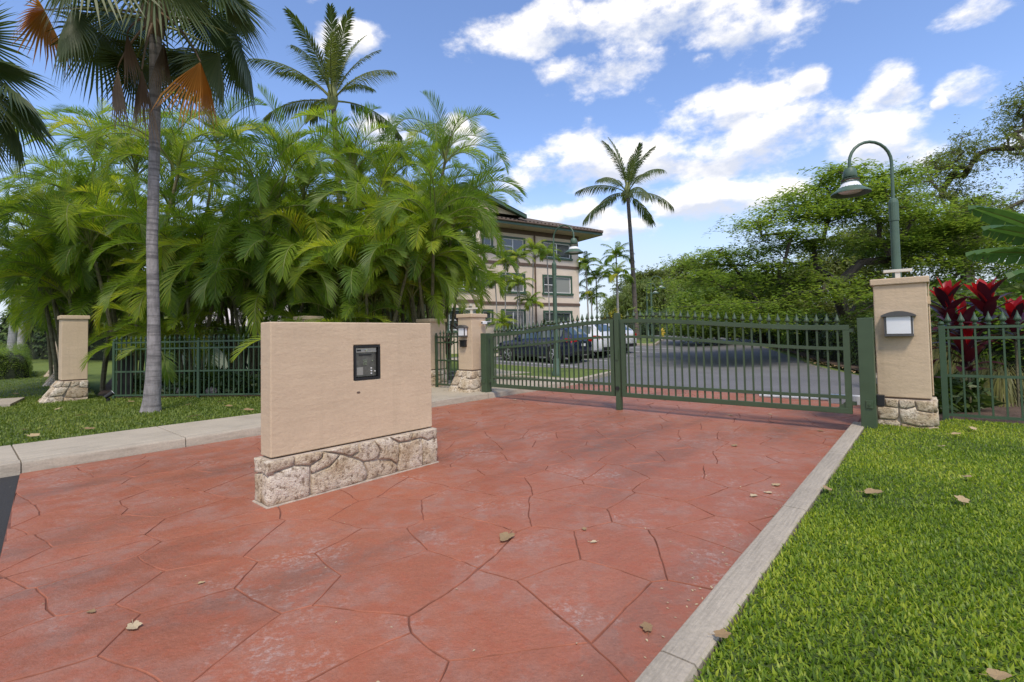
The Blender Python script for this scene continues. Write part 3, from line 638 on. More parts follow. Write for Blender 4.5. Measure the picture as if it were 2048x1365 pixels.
onk('display', kx0+0.072, kx1-0.088, kz1-0.105, kz1-0.090, 0.022, 0.032, M['black']); onk('notice_plate', kx0+0.045, kx0+0.115, kz0+0.048, kz0+0.125, 0.024, 0.032, M['steel_light'])
for i in range(3):
    for j in range(4): onk('key', kx0+0.118+i*0.015, kx0+0.127+i*0.015, kz0+0.145+j*0.015, kz0+0.154+j*0.015, 0.020, 0.030, M['chrome'])
for j in range(3): onk('button', kx1-0.098, kx1-0.086, kz0+0.052+j*0.027, kz0+0.064+j*0.027, 0.018, 0.030, M['white'])
onk('button', kx1-0.056, kx1-0.046, kz0+0.074, kz0+0.084, 0.018, 0.030, M['white']); onk('button', kx1-0.086, kx1-0.074, kz0+0.180, kz0+0.192, 0.020, 0.030, M['chrome'])
# chipped hole in the render below the keypad
ch = MB(); ch.add([tuple(MW @ Vector((0.835 + 0.028*math.cos(k*0.9)*random.uniform(.3,1), -0.0025, 0.872 + 0.014*math.sin(k*0.9)*random.uniform(.4,1)))) for k in range(7)], [tuple(range(7))]); wpart('chip', ch, [M['brown']], t)

# ---- gate pillars
def pillar(name, label, c, ang, w=0.56, z0=0.1, zb=0.46, zt=1.98, group='gate pillars', splay=(0, 0, 0, 0), faces='F', cap=True):
    """square stucco pillar on a stone plinth; local x right, -y front. splay: extra foot at -x,+x,-y,+y"""
    t = thing(name, label, 'pillar', (c[0], c[1], z0), ang, group); h = w / 2; z0_ = 0
    zb -= z0; zt -= z0
    part('stucco_shaft', MB().box(-h, h, -h, h, zb + 0.022, zt, 0), [M['stucco']], t, bevel=0.012)
    part('shadow_gap', MB().box(-h+0.02, h-0.02, -h+0.02, h-0.02, zb - 0.02, zb + 0.03), [M['brown']], t)
    if cap:
        cp = part('cap', MB().box(-h-0.03, h+0.03, -h-0.03, h+0.03, zt - 0.002, zt + 0.085), [M['stucco']], t, bevel=0.012)
    g = 0.012; sx0, sx1, sy0, sy1 = splay
    base = MB(); a = [(-h-g-sx0, -h-g-sy0, -0.06), (h+g+sx1, -h-g-sy0, -0.06), (h+g+sx1, h+g+sy1, -0.06), (-h-g-sx0, h+g+sy1, -0.06), (-h-g, -h-g, zb), (h+g, -h-g, zb), (h+g, h+g, zb), (-h-g, h+g, zb)]
    base.add(a, [(0,3,2,1),(4,5,6,7),(0,1,5,4),(1,2,6,5),(2,3,7,6),(3,0,4,7)])
    b = part('stone_plinth', base, [M['mortar']], t, bevel=0.02)
    W_ = w + 2*g + 0.03
    def face(p0, p1, q0, q1, cells, sd):
        # stones laid on the (possibly sloping) quad p0-p1 (foot) to q0-q1 (top)
        p0, p1, q0, q1 = map(Vector, (p0, p1, q0, q1)); nrm = (p1 - p0).cross(q0 - p0).normalized(); rs = random.Random(sd)
        for ci, cell in enumerate(cells):
            P = []
            for i in range(len(cell)):
                u0, w0 = cell[i]; u1, w1 = cell[(i+1) % len(cell)]
                m = max(1, int(math.hypot((u1-u0)*0.6, (w1-w0)*0.4) / 0.07))
                for j in range(m): P.append((u0 + (u1-u0)*j/m, w0 + (w1-w0)*j/m))
            P = inset(P, 0.012); n = len(P); V = []; cu = sum(p[0] for p in P)/n; cw = sum(p[1] for p in P)/n; dep = rs.uniform(0.022, 0.042)
            for k, hh in ((1.0, -0.03), (0.985, dep*0.6), (0.93, dep*0.9), (0.75, dep)):
                for u, w in P:
                    u_, w_ = cu + (u-cu)*k, cw + (w-cw)*k; q = (p0*(1-u_) + p1*u_)*(1-w_) + (q0*(1-u_) + q1*u_)*w_
                    V.append(q + nrm * (hh + noise.noise((u_*5 + sd, w_*5, ci)) * 0.014 * (1 if hh > 0 else 0)))
            V.append(((p0*(1-cu) + p1*cu)*(1-cw) + (q0*(1-cu) + q1*cu)*cw) + nrm * dep * 1.05)
            F = [(k*n+i, k*n+(i+1)%n, (k+1)*n+(i+1)%n, (k+1)*n+i) for k in range(3) for i in range(n)] + [(3*n+i, 3*n+(i+1)%n, 4*n) for i in range(n)]
            me = bpy.data.meshes.new('stone'); me.from_pydata([tuple(v) for v in V], [], F); me.materials.append(M['coral']); me.polygons.foreach_set('use_smooth', [True]*len(F)); me.update()
            obj('stone', me, b)
    A_ = [Vector(q) for q in a]
    sd = int(abs(c[0]*13 + c[1]*7)) + 3
    if 'F' in faces: face(A_[0], A_[1], A_[4], A_[5], PIL, sd)
    if 'R' in faces: face(A_[1], A_[2], A_[5], A_[6], [[(1-u, w) for u, w in reversed(c_)] for c_ in PIL], sd + 31)
    if 'L' in faces: face(A_[3], A_[0], A_[7], A_[4], [[(1-u, w) for u, w in reversed(c_)] for c_ in PIL], sd + 57)
    return t
PA = DANG - R(90)                # pillars square to the drive
pc = D(0.62, 3.96)
rp = pillar('gate_pillar', 'tan gate pillar with square wall lantern beside red-leaved plants', pc, PA, 0.57, 0.06, 0.445, 2.0, faces='FLR')
lp = pillar('gate_pillar', 'pink-tan gate pillar with lantern and intercom box left of the double gate', D(0.05, -4.02), PA, 0.47, 0.117, 0.60, 1.85, splay=(0.22, 0.0, 0.14, 0), faces='FRL')
mp = pillar('gate_pillar', 'tan pillar left of the narrow pedestrian gate, half hidden by the keypad wall', D(0.22, -5.72), PA, 0.52, 0.11, 0.55, 1.80, faces='FR')
cp_ = pillar('fence_pillar', 'tan pillar top showing above the keypad wall among palm fronds', (-4.95, 11.75, 0), PA, 0.46, 0.1, 0.5, 1.88, faces='F')
l1 = pillar('fence_pillar', 'tan fence pillar with sloped stone foot at left end of green fence', (-10.28, 11.33, 0), DANG, 0.46, 0.1, 0.56, 1.98, splay=(0.34, 0, 0, 0), faces='FL')
l2 = pillar('fence_pillar', 'tan pillar with sloped stone foot just behind the corner fence pillar', (-14.48, 15.77, 0), DANG, 0.46, 0.1, 0.56, 1.98, splay=(0.34, 0, 0, 0), faces='FL', group='street pillars behind the corner')
l3 = pillar('fence_pillar', 'farthest tan street pillar beside the clipped box hedge', (-18.65, 20.1, 0), DANG, 0.46, 0.1, 0.56, 1.98, splay=(0.34, 0, 0, 0), faces='FL', group='street pillars behind the corner')
# things fixed on the pillars
def wall_light(base_thing, half, x, z, w, h, dep, label):
    t = thing('wall_lantern', label, 'lamp', (Matrix.Translation(base_thing.location) @ Matrix.Rotation(base_thing.rotation_euler.z, 4, 'Z')) @ Vector((x, -half, z - base_thing.location.z)), base_thing.rotation_euler.z, 'wall lanterns on the gate pillars')
    part('back_box', MB().box(-w/2, w/2, -dep, 0.0, 0, h), [M['grey']], t, bevel=0.004)
    part('front_lens', MB().box(-w/2+0.022, w/2-0.022, -dep-0.004, -dep+0.01, 0.028, h-0.006), [M['lens']], t, bevel=0.002)
    for s in (-1, 1): part('side_lens', MB().box(s*(w/2-0.004), s*(w/2+0.003), -dep+0.02, -0.02, 0.028, h-0.01), [M['lens']], t)
    K = 10; pr = []
    for k in range(K + 1): u = -1 + 2*k/K; pr.append((u*(w/2+0.035), h + 0.055*(1-u*u)))
    roof = MB(); V = []; n = len(pr)
    for y in (-dep-0.03, 0.0):
        for (x_, z_) in pr: V.append((x_, y, z_ + 0.012))
        for (x_, z_) in reversed(pr): V.append((x_, y, min(z_, h) - 0.004 if abs(x_) < w/2+0.03 else z_ - 0.006))
    m = 2*n; roof.add(V, [tuple(range(m)), tuple(reversed(range(m, 2*m)))] + [(i, m+i, m+(i+1)%m, (i+1)%m) for i in range(m)])
    part('arched_hood', roof, [M['grey']], t); part('bottom_rail', MB().box(-w/2-0.004, w/2+0.004, -dep-0.006, 0, -0.006, 0.024), [M['grey']], t)
    return t
wall_light(rp, 0.285, -0.02, 1.30, 0.30, 0.265, 0.09, 'grey wall lantern with white lens on right gate pillar')
wall_light(lp, 0.235, -0.02, 1.40, 0.22, 0.21, 0.10, 'wall lantern with arched hood on left gate pillar')
def on_pillar(base, v): return (Matrix.Translation(base.location) @ Matrix.Rotation(base.rotation_euler.z, 4, 'Z')) @ Vector((v[0], v[1], v[2] - base.location.z))
t = thing('intercom_box', 'small black intercom box below the lantern on left gate pillar', 'intercom', on_pillar(lp, (-0.02, -0.235, 1.16)), PA)
part('housing', MB().box(-0.085, 0.085, -0.07, 0, 0, 0.15), [M['black']], t, bevel=0.008); part('rain_hood', MB().box(-0.09, 0.09, -0.10, 0.0, 0.15, 0.162), [M['black']], t)
def solar_t(base, label, z):
    t = thing('gate_sensor', label, 'sensor', on_pillar(base, (-0.02, 0.02, z)), PA + R(8), 'T-shaped sensors on the pillar caps')
    part('stem', MB().box(-0.028, 0.028, -0.02, 0.02, 0, 0.11), [M['offwhite']], t); part('crossbar', MB().box(-0.16, 0.16, -0.035, 0.035, 0.11, 0.148), [M['offwhite']], t, bevel=0.004); return t
solar_t(rp, 'cream T-shaped sensor on top of the right gate pillar', 2.08); solar_t(lp, 'cream T-shaped sensor on top of the left gate pillar', 1.94)
t = thing('security_camera', 'small white security camera on side of the left gate pillar', 'camera', on_pillar(lp, (0.235, 0.12, 1.74)), PA)
part('bracket', MB().box(0, 0.06, -0.015, 0.015, -0.01, 0.02), [M['white']], t); part('housing', MB().box(0.045, 0.115, -0.09, 0.05, -0.055, 0.015), [M['white']], t, bevel=0.01); part('lens_hood', MB().tube([(0.08, -0.09, -0.02), (0.08, -0.10, -0.02)], 0.022, 10), [M['black']], t)
wc = thing('cable_conduit', 'thin tan conduit running up the right edge of the right gate pillar', 'conduit', on_pillar(rp, (0.285, -0.1, 0.5)), PA)
part('pipe', MB().tube([(0.014, 0, 0), (0.014, 0, 1.45), (0.02, 0, 1.56), (0.0, 0, 1.60)], 0.009, 6), [M['stucco']], wc, True); part('junction', MB().box(0.0, 0.032, -0.025, 0.025, 1.22, 1.32), [M['stucco']], wc)

# ------------------------------------------------------------------ fences and gates
def finial_mesh(s=1.0):
    mb = MB(); prof = [(0.0145, 0), (0.020, 0.004), (0.020, 0.014), (0.0125, 0.018), (0.012, 0.028), (0.026, 0.040), (0.030, 0.050), (0.024, 0.068), (0.013, 0.095), (0.005, 0.125), (0.0, 0.142)]
    mb.lathe([(r*s, z*s) for r, z in prof], 8); return mb
FIN = {}
def finial(mat, s, thin):
    k = (mat, s)
    if k not in FIN: FIN[k] = finial_mesh(s).mesh('finial', [M[mat]], True)
    return FIN[k]
t_gate = []
G0 = Vector(D(0.0, 3.50)); G1 = Vector(D(0.0, -3.42))
def gate_leaf(label, pr, pm, nb, flip):
    """leaf from hinge side pr to the meeting post pm; top rail rises towards the middle"""
    d = (pm - pr); L_ = d.length; d.normalize(); ang = math.atan2(d.y, d.x)
    t = thing('gate_leaf', label, 'gate', pr, ang, 'leaves of the green double gate')
    zlo = 0.245; h0, h1 = 1.46, 1.665; lo = 0.60
    def top(u): s = u*u*(3-2*u); return h0 + (h1-h0)*s
    def rail(z0f, z1f, n=24, y=0.025, x0=0.0, x1=L_):
        mb = MB(); V = []
        for k in range(n + 1):
            u = (x0 + (x1-x0)*k/n)/L_; x = u*L_
            V += [(x, -y, z0f(u)), (x, y, z0f(u)), (x, y, z1f(u)), (x, -y, z1f(u))]
        F = [(4*k+i, 4*k+4+i, 4*k+4+(i+1)%4, 4*k+(i+1)%4) for k in range(n) for i in range(4)] + [(0,1,2,3), (4*n+3,4*n+2,4*n+1,4*n)]
        mb.add(V, F); return mb
    sw = 0.075
    part('top_rail', rail(lambda u: top(u)-0.07, top, 24, 0.027, 0.0, L_), [M['green']], t, bevel=0.004)
    part('middle_rail', rail(lambda u: top(u)-0.345, lambda u: top(u)-0.30, 24, 0.026, sw, L_-sw), [M['green']], t)
    part('lower_rail', rail(lambda u: zlo+0.20, lambda u: zlo+0.245, 2, 0.026, sw, L_-sw), [M['green']], t); part('bottom_rail', rail(lambda u: zlo, lambda u: zlo+0.075, 2, 0.028, 0, L_), [M['green']], t, bevel=0.004)
    part('stile', MB().box(0, sw, -0.0265, 0.0265, zlo+0.076, top(0.0)-0.071), [M['green']], t); part('stile', MB().box(L_-sw, L_, -0.0265, 0.0265, zlo+0.076, top(1.0)-0.071), [M['green']], t)
    for k in range(nb):
        x = sw + (L_-2*sw)*(k+0.5)/nb; tp = top(x/L_)
        b = part('picket', MB().box(-0.0115, 0.0115, -0.0115, 0.0115, zlo+0.03, tp-0.01), [M['green']], t, loc=(x, 0, 0))
        obj('finial', finial('green', 1.2, False), b, (0, 0, tp-0.002))
    # hinge gussets and brackets
    g = MB(); g.add([(sw, -0.012, zlo+0.075), (sw+0.09, -0.012, zlo+0.075), (sw, -0.012, zlo+0.165), (sw, 0.012, zlo+0.075), (sw+0.09, 0.012, zlo+0.075), (sw, 0.012, zlo+0.165)], [(0,1,2), (3,5,4), (0,3,4,1), (1,4,5,2), (2,5,3,0)])
    part('gusset', g, [M['green']], t)
    for z in (zlo+0.12, h0-0.10): part('hinge', MB().box(-0.05, 0.0, -0.02, 0.02, z, z+0.05), [M['green']], t)
    return t
gp0 = G0 - (G0-G1).normalized()*0.08; gp1 = G1 + (G0-G1).normalized()*0.07
mid = Vector(D(0.0, -0.12)); ax = (G0-G1).normalized()
gate_leaf('right leaf of green steel double gate with arched top and spearheads', gp0, mid + ax*0.075, 27, False)
gate_leaf('left leaf of green steel double gate with arched top and spearheads', gp1, mid - ax*0.075, 27, True)
t = thing('gate_stop_post', 'slim green centre post where the two gate leaves meet', 'post', mid, PA)
part('post', MB().box(-0.045, 0.045, -0.05, 0.05, 0.0, 1.78), [M['green']], t, bevel=0.004); part('latch_plate', MB().box(-0.03, 0.03, -0.065, -0.05, 0.92, 1.12), [M['green']], t); part('pull_ring', MB().lathe([(0.026, -0.008), (0.038, -0.008), (0.038, 0.008), (0.026, 0.008)], 14), [M['black']], t, loc=(0.0, -0.06, 0.40)).rotation_euler = (R(90), 0, 0)
t = thing('gate_post', 'thick green hinge post of the gate beside the right pillar', 'post', D(0.0, 3.60, 0.05), PA, 'hinge posts of the double gate')
part('post', MB().box(-0.085, 0.085, -0.085, 0.085, 0, 1.50), [M['green']], t, bevel=0.006); part('hinge_plate', MB().box(-0.02, 0.055, -0.10, -0.085, 0.30, 0.40), [M['green']], t, bevel=0.003); part('control_box', MB().box(0.09, 0.17, -0.02, 0.10, 0.33, 0.47), [M['black']], t); part('bolt', MB().tube([(0.018, -0.10, 0.35), (0.018, -0.113, 0.35)], 0.016, 6), [M['green']], t)
t = thing('gate_post', 'thick green hinge post of the gate beside the left pillar', 'post', D(0.0, -3.52, 0.11), PA, 'hinge posts of the double gate')
part('post', MB().box(-0.085, 0.085, -0.085, 0.085, 0, 1.36), [M['green']], t, bevel=0.006); part('hinge_plate', MB().box(-0.03, 0.05, -0.10, -0.085, 0.22, 0.32), [M['green']], t, bevel=0.003)
t = thing('gate_operator', 'white swing-gate operator arm behind the right gate leaf', 'gate motor', D(0.35, 3.45, 0.36), PA)
part('arm_tube', MB().tube([(0.05, 0, 0.03), (-1.25, -0.12, 0.03)], 0.026, 10), [M['white']], t, True); part('motor_body', MB().box(-0.35, 0.10, -0.06, 0.06, -0.03, 0.10), [M['white']], t, bevel=0.01); part('cover', MB().box(-0.47, -0.35, -0.05, 0.05, 0.0, 0.075), [M['black']], t, bevel=0.01); part('bracket', MB().box(0.10, 0.26, -0.02, 0.02, 0.0, 0.05), [M['green']], t)

def fence_run(name, label, p, q, z, nb_per, H, mat, post_at, sp=0.118, fs=1.0, group=None, posts=0.055, rails=(0.05, 0.60, 1.13, 1.28)):
    p = Vector(p); q = Vector(q); d = q - p; L_ = d.length; ang = math.atan2(d.y, d.x)
    t = thing(name, label, 'fence', (p.x, p.y, z), ang, group)
    for i, rz_ in enumerate(rails): part('rail', MB().box(0, L_, -0.016, 0.016, rz_*H/1.28 - 0.018, rz_*H/1.28 + 0.018), [M[mat]], t)
    n = int(L_ / sp); pk = MB().box(-0.0105, 0.0105, -0.0105, 0.0105, 0.03, H + 0.03).mesh('picket', [M[mat]])
    hw = posts/2; pm_ = MB().box(-hw, hw, -hw, hw, -0.08, H + 0.03); pm_.lathe([(0.001, H+0.03), (hw*0.8, H+0.035), (hw*1.05, H+0.055), (hw*0.8, H+0.08), (0.004, H+0.09)], 10); pm = pm_.mesh('post', [M[mat]])
    for x in post_at: obj('post', pm, t, (x, 0, 0))
    for k in range(n):
        x = (k + 0.5) * L_ / n
        if any(abs(x - a) < 0.045 for a in post_at): continue
        b = obj('picket', pk, t, (x, 0, 0)); obj('finial', finial(mat, fs, False), b, (0, 0, H + 0.028))
    return t
fence_run('fence', 'green spearhead fence between left corner pillar and palm trunk garden', (-9.36, 11.38), (-5.30, 11.10), 0.13, 12, 1.28, 'fence', [0.0, 2.08, 4.02], group='green picket fences')
fence_run('fence', 'green fence section hidden mostly behind the keypad wall', (-5.22, 11.1), (-2.75, 12.05), 0.13, 12, 1.28, 'fence', [0.0, 2.4], group='green picket fences')
pg0 = Vector(D(0.1, -5.42)); pg1 = Vector(D(0.05, -4.34))
fence_run('pedestrian_gate', 'narrow green pedestrian gate between the two left pillars', pg0, pg1, 0.16, 12, 1.26, 'green', [0.03, 1.02], 0.125, group='green picket fences', rails=(0.04, 0.66, 1.12, 1.26))
f0 = Vector(D(1.32, 4.38)); f1 = Vector(D(1.42, 6.9))
fence_run('fence', 'green spearhead fence in front of the red ti plants', f0, f1, 0.10, 12, 1.30, 'fence', [0.0, 2.4], 0.137, 1.35, group='green picket fences', posts=0.07)
fence_run('fence', 'shaded rear fence running behind the dry grass at right edge', (7.9, 9.6), (10.6, 8.6), 0.08, 12, 1.25, 'green', [0.0, 2.4], 0.13, 1.2, group='green picket fences', posts=0.06)
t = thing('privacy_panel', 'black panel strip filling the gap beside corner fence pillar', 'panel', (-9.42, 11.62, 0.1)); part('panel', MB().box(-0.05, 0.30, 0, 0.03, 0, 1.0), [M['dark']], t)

# ------------------------------------------------------------------ street lamps
def street_lamp(label, base, arm_ang, top=4.62, reach=0.74, collar=3.55):
    t = thing('street_lamp', label, 'street lamp', base, arm_ang, 'green gooseneck street lamps')
    part('base', MB().lathe([(0.15, 0), (0.15, 0.10), (0.11, 0.16), (0.10, 0.5), (0.08, 0.55)], 16), [M['lamp']], t, True)
    part('pole', MB().lathe([(0.074, 0.5), (0.064, collar-0.5), (0.062, collar-0.32)], 16), [M['lamp']], t, True)
    part('collar', MB().lathe([(0.072, collar-0.34), (0.072, collar-0.02), (0.06, collar+0.03), (0.032, collar+0.06)], 16), [M['lamp']], t)
    r = reach/2; pts = [(0, 0, collar), (0, 0, top - r)]
    for k in range(1, 13): a = math.pi*k/12; pts.append((r - r*math.cos(a), 0, top - r + r*math.sin(a)))
    pts.append((reach, 0, top - r - 0.10)); part('gooseneck', MB().tube(pts, 0.026, 10), [M['lamp']], t, True)
    zt = top - r - 0.08; sh = part('shade', MB().lathe([(0.02, 0.0), (0.075, -0.02), (0.10, -0.07), (0.105, -0.17), (0.10, -0.18)], 20, cap=False), [M['lamp']], t, True, loc=(reach, 0, zt))
    part('bell', MB().lathe([(0.115, -0.26), (0.13, -0.30), (0.17, -0.355), (0.24, -0.41), (0.295, -0.445), (0.30, -0.47), (0.285, -0.468), (0.22, -0.41), (0.12, -0.33)], 24, cap=False), [M['lamp']], sh, True)
    for k in range(3): part('cage_ring', MB().lathe([(0.118, -0.20-k*0.025), (0.135, -0.205-k*0.025), (0.135, -0.215-k*0.025), (0.118, -0.22-k*0.025)], 20, cap=False), [M['brown'] if k % 2 else M['lamp']], sh)
    part('lens', MB().lathe([(0.0, -0.45), (0.15, -0.44), (0.2, -0.405), (0.11, -0.25), (0.0, -0.2)], 18, cap=False), [M['lens']], sh, True)
    return t
street_lamp('tall green gooseneck street lamp rising behind the right gate pillar', (6.72, 8.4, 0.07), R(180))
street_lamp('green gooseneck street lamp on the grass island in front of the apartment building', (1.37, 15.3, 0.11), R(-38), 4.72)
street_lamp('distant green street lamp on the far grass island beyond the gate', (10.1, 34.9, 0.78), R(-20), 4.72)
street_lamp('farthest small street lamp seen left of the distant one', (12.06, 43.0, 1.1), R(-20), 4.72)

# ------------------------------------------------------------------ cars
def interp(xs, ys, x): return float(np.interp(x, xs, ys))
def suv(label, paint, loc, heading, H=1.66, L=4.7, W=1.88):
    """local x forward, y left"""
    t = thing('parked_car', label, 'car', loc, heading, 'cars parked in the court')
    hl = L/2
    sx  = [-hl, -hl+0.06, -hl+0.22, -hl+0.55, -1.25, -0.5, 0.35, 0.95, 1.35, 1.8, hl-0.2, hl-0.06, hl]
    belt = [0.86, 0.98, 1.06, 1.09, 1.07, 1.05, 1.03, 1.02, 1.00, 0.95, 0.86, 0.78, 0.68]
    roof = [0.88, 1.02, 1.24, 1.55, 1.64, 1.66, 1.62, 1.30, 1.05, 0.985, 0.89, 0.80, 0.70]
    hw   = [0.70, 0.80, 0.88, 0.925, 0.94, 0.94, 0.94, 0.935, 0.93, 0.92, 0.86, 0.76, 0.62]
    rw   = [0.55, 0.62, 0.66, 0.66, 0.66, 0.67, 0.66, 0.68, 0.72, 0.72, 0.68, 0.60, 0.50]
    zb   = [0.42, 0.34, 0.27, 0.24, 0.23, 0.23, 0.23, 0.23, 0.23, 0.24, 0.25, 0.30, 0.40]
    kz = H / 1.66; roof = [b + (r - b) * (1 + (kz-1)*2.5) for r, b in zip(roof, belt)]
    X = sorted(set(list(np.linspace(-hl, hl, 41)) + sx))
    def ring(x):
        b, r, h, w, z0 = (interp(sx, v, x) for v in (belt, roof, hw, rw, zb)); s = W/1.88; h *= s; w *= s
        cab = max(0.0, r - b)
        pts = [(0, z0), (h*0.86, z0), (h*0.97, z0+0.08), (h, z0+0.30), (h, (z0+b)/2+0.1), (h*0.985, b-0.10), (h*0.955, b)]
        if cab > 0.12: pts += [(h*0.93, b+0.02), (w+(h*0.93-w)*0.30, b+cab*0.62), (w+0.03, b+cab*0.86), (w*0.86, r-0.015), (w*0.45, r+0.012), (0, r+0.02)]
        else: pts += [(h*0.93, b+cab*0.1), (h*0.86, b+cab*0.35), (h*0.76, b+cab*0.6), (h*0.6, b+cab*0.85), (h*0.3, r), (0, r+0.01)]
        return pts
    V = []; n = len(ring(0))
    for x in X:
        rg = ring(x); V += [(x, y, z) for y, z in rg] + [(x, -y, z) for y, z in reversed(rg[1:-1])]
    m = 2*n - 2; F = [(k*m+i, k*m+(i+1)%m, (k+1)*m+(i+1)%m, (k+1)*m+i) for k in range(len(X)-1) for i in range(m)] + [tuple(reversed(range(m))), tuple((len(X)-1)*m + i for i in range(m))]
    mb = MB(); mb.add(V, F); body = part('body', mb, [M[paint]], t, True)
    # side glass: strips lying just outside the cabin sides
    def glass_strip(name, x0, x1, lo, hi, s):
        g = MB(); K = 8; V = []
        for k in range(K + 1):
            x = x0 + (x1-x0)*k/K; rg = ring(x); p, q = Vector(rg[7]), Vector(rg[9])
            for f in (lo, hi): c = p + (q-p)*f; V.append((x, s*(c.x + 0.006), c.y))
        g.add(V, [(2*k, 2*k+2, 2*k+3, 2*k+1) if s > 0 else (2*k+1, 2*k+3, 2*k+2, 2*k) for k in range(K)]); part(name, g, [M['carglass']], t, True)
    for s in (-1, 1):
        glass_strip('side_window', -0.22, 0.62, 0.08, 0.94, s); glass_strip('side_window', -1.12, -0.28, 0.08, 0.94, s); glass_strip('side_window', -1.72, -1.18, 0.12, 0.86, s)
    def deck(name, x0, x1, f, mat='carglass'):
        g = MB(); V = []; K = 6
        for k in range(K + 1):
            x = x0 + (x1-x0)*k/K; rg = ring(x); w = rg[9][0]*f; zz = rg[11][1]
            for j in range(7): u = -1 + 2*j/6; V.append((x, u*w, rg[12][1] - (rg[12][1]-rg[10][1])*u*u + 0.008))
        g.add(V, [(7*k+i, 7*k+7+i, 7*k+8+i, 7*k+1+i) for k in range(K) for i in range(6)]); part(name, g, [M[mat]], t, True)
    deck('windscreen', 0.48, 1.22, 0.92); deck('rear_window', -hl+0.20, -hl+0.52, 0.86)
    for x in (-1.36, 1.42):
        for s in (-1, 1):
            y = s*0.94*W/1.88
            part('wheel_arch', MB().tube([(x, y - s*0.30, 0.37), (x, y + s*0.012, 0.37)], 0.435, 28), [M['black']], t)
            w = part('wheel', MB().tube([(0, -s*0.20, 0), (0, s*0.0, 0), (0, s*0.022, 0)], [0.355, 0.355, 0.33], 28), [M['rubber']], t, loc=(x, y, 0.355))
            rim = MB(); rim.tube([(0, s*0.010, 0), (0, s*0.026, 0)], 0.235, 24, 1)
            for k in range(5):
                a = 2*math.pi*k/5 + 0.3
                for da in (-0.14, 0.14): rim.tube([(0.03*math.cos(a), s*0.030, 0.03*math.sin(a)), (0.225*math.cos(a+da), s*0.034, 0.225*math.sin(a+da))], [0.022, 0.017], 6, 0)
            rim.tube([(0, s*0.02, 0), (0, s*0.045, 0)], 0.05, 12, 0); V = []
            K = 24
            for k in range(K): a = 2*math.pi*k/K; V += [(0.225*math.cos(a), s*0.030, 0.225*math.sin(a)), (0.25*math.cos(a), s*0.028, 0.25*math.sin(a))]
            rim.add(V, [(2*k, 2*k+1, (2*k+3) % (2*K), (2*k+2) % (2*K)) for k in range(K)], 0)
            part('rim', rim, [M['alloy'], M['black']], w)
    for s in (-1, 1):
        g = MB(); V = []
        for x, z0_, z1_ in ((-hl+0.035, 0.90, 1.02), (-hl+0.12, 0.86, 1.06), (-hl+0.30, 0.90, 1.07), (-hl+0.50, 0.98, 1.07)):
            h = interp(sx, hw, x)*W/1.88; V += [(x - 0.006, s*(h*0.985+0.006), z0_), (x - 0.006, s*(h*0.955+0.010), z1_)]
        g.add(V, [(2*k, 2*k+2, 2*k+3, 2*k+1) for k in range(3)]); g.box(-hl+0.02, -hl+0.06, min(s*0.48, s*0.76), max(s*0.48, s*0.76), 0.90, 1.02); part('tail_light', g, [M['taillight']], t)
        part('head_light', MB().box(hl-0.24, hl-0.09, min(s*0.60, s*0.80), max(s*0.60, s*0.80), 0.70, 0.80), [M['lens']], t, bevel=0.02)
        part('door_mirror', MB().box(0.68, 0.86, min(s*0.94, s*1.09), max(s*0.94, s*1.09), 1.03, 1.16), [M[paint]], t, bevel=0.03)
        part('sill_cladding', MB().box(-0.95, 1.0, min(s*0.90, s*0.952)*W/1.88, max(s*0.90, s*0.952)*W/1.88, 0.235, 0.34), [M['black']], t)
        part('roof_rail', MB().tube([(-1.5, s*0.60, interp(sx, roof, -1.5)+0.03), (-0.4, s*0.615, interp(sx, roof, -0.4)+0.055), (0.3, s*0.60, interp(sx, roof, 0.3)+0.03)], 0.016, 6), [M['chrome']], t, True)
        for x in (-0.9, 0.05): part('door_handle', MB().box(x, x+0.2, min(s*0.93, s*0.958)*W/1.88, max(s*0.93, s*0.958)*W/1.88, 0.90, 0.93), [M['chrome']], t)
        for x in (-1.0, -0.25, 0.85): part('door_seam', MB().box(x-0.004, x+0.004, min(s*0.90, s*0.9435)*W/1.88, max(s*0.90, s*0.9435)*W/1.88, 0.36, 0.92), [M['black']], t)
    part('rear_bumper', MB().box(-hl-0.012, -hl+0.3, -0.70, 0.70, 0.32, 0.50), [M['black']], t, bevel=0.03); part('number_plate', MB().box(-hl-0.004, -hl+0.05, -0.16, 0.16, 0.70, 0.82), [M['white']], t); part('grille', MB().box(hl-0.10, hl+0.006, -0.42, 0.42, 0.45, 0.66), [M['black']], t, bevel=0.02)
    return t
HEAD = math.atan2(-BY, -BX)
def carpos(a, b): p = D(a, b); return (p[0], p[1], gz(p[1]) + 0.004)
suv('dark navy sport utility car parked behind the left gate leaf', 'navy', carpos(10.75, -10.1), HEAD)
suv('tall white sport utility car parked right behind the navy one', 'carwhite', carpos(13.5, -10.3), HEAD, 1.80)
suv('white car parked farthest from the gate, its tail beside the coconut trunk', 'carwhite', carpos(16.3, -10.6), HEAD, 1.62)
t = thing('fire_hydrant', 'small yellow fire hydrant on the far grass island', 'hydrant', (12.0, 38.6, gz(38.6)+0.12))
part('barrel', MB().lathe([(0.16, 0), (0.16, 0.06), (0.11, 0.08), (0.11, 0.55), (0.15, 0.57), (0.15, 0.62), (0.12, 0.72), (0.05, 0.78), (0.05, 0.84)], 14), [M['yellow']], t, True); part('nozzle', MB().tube([(-0.2, 0, 0.45), (0.2, 0, 0.45)], 0.06, 10), [M['yellow']], t)

# ------------------------------------------------------------------ apartment building
FA = R(32); FP = Vector((5.05, 36.0, 0)); FD = Vector((-math.cos(FA), -math.sin(FA), 0)); FN = Vector((math.sin(FA), -math.cos(FA), 0))
bt = thing('apartment_building', 'three-storey beige apartment building with green window trim and brown bands behind the gate', 'building', FP)
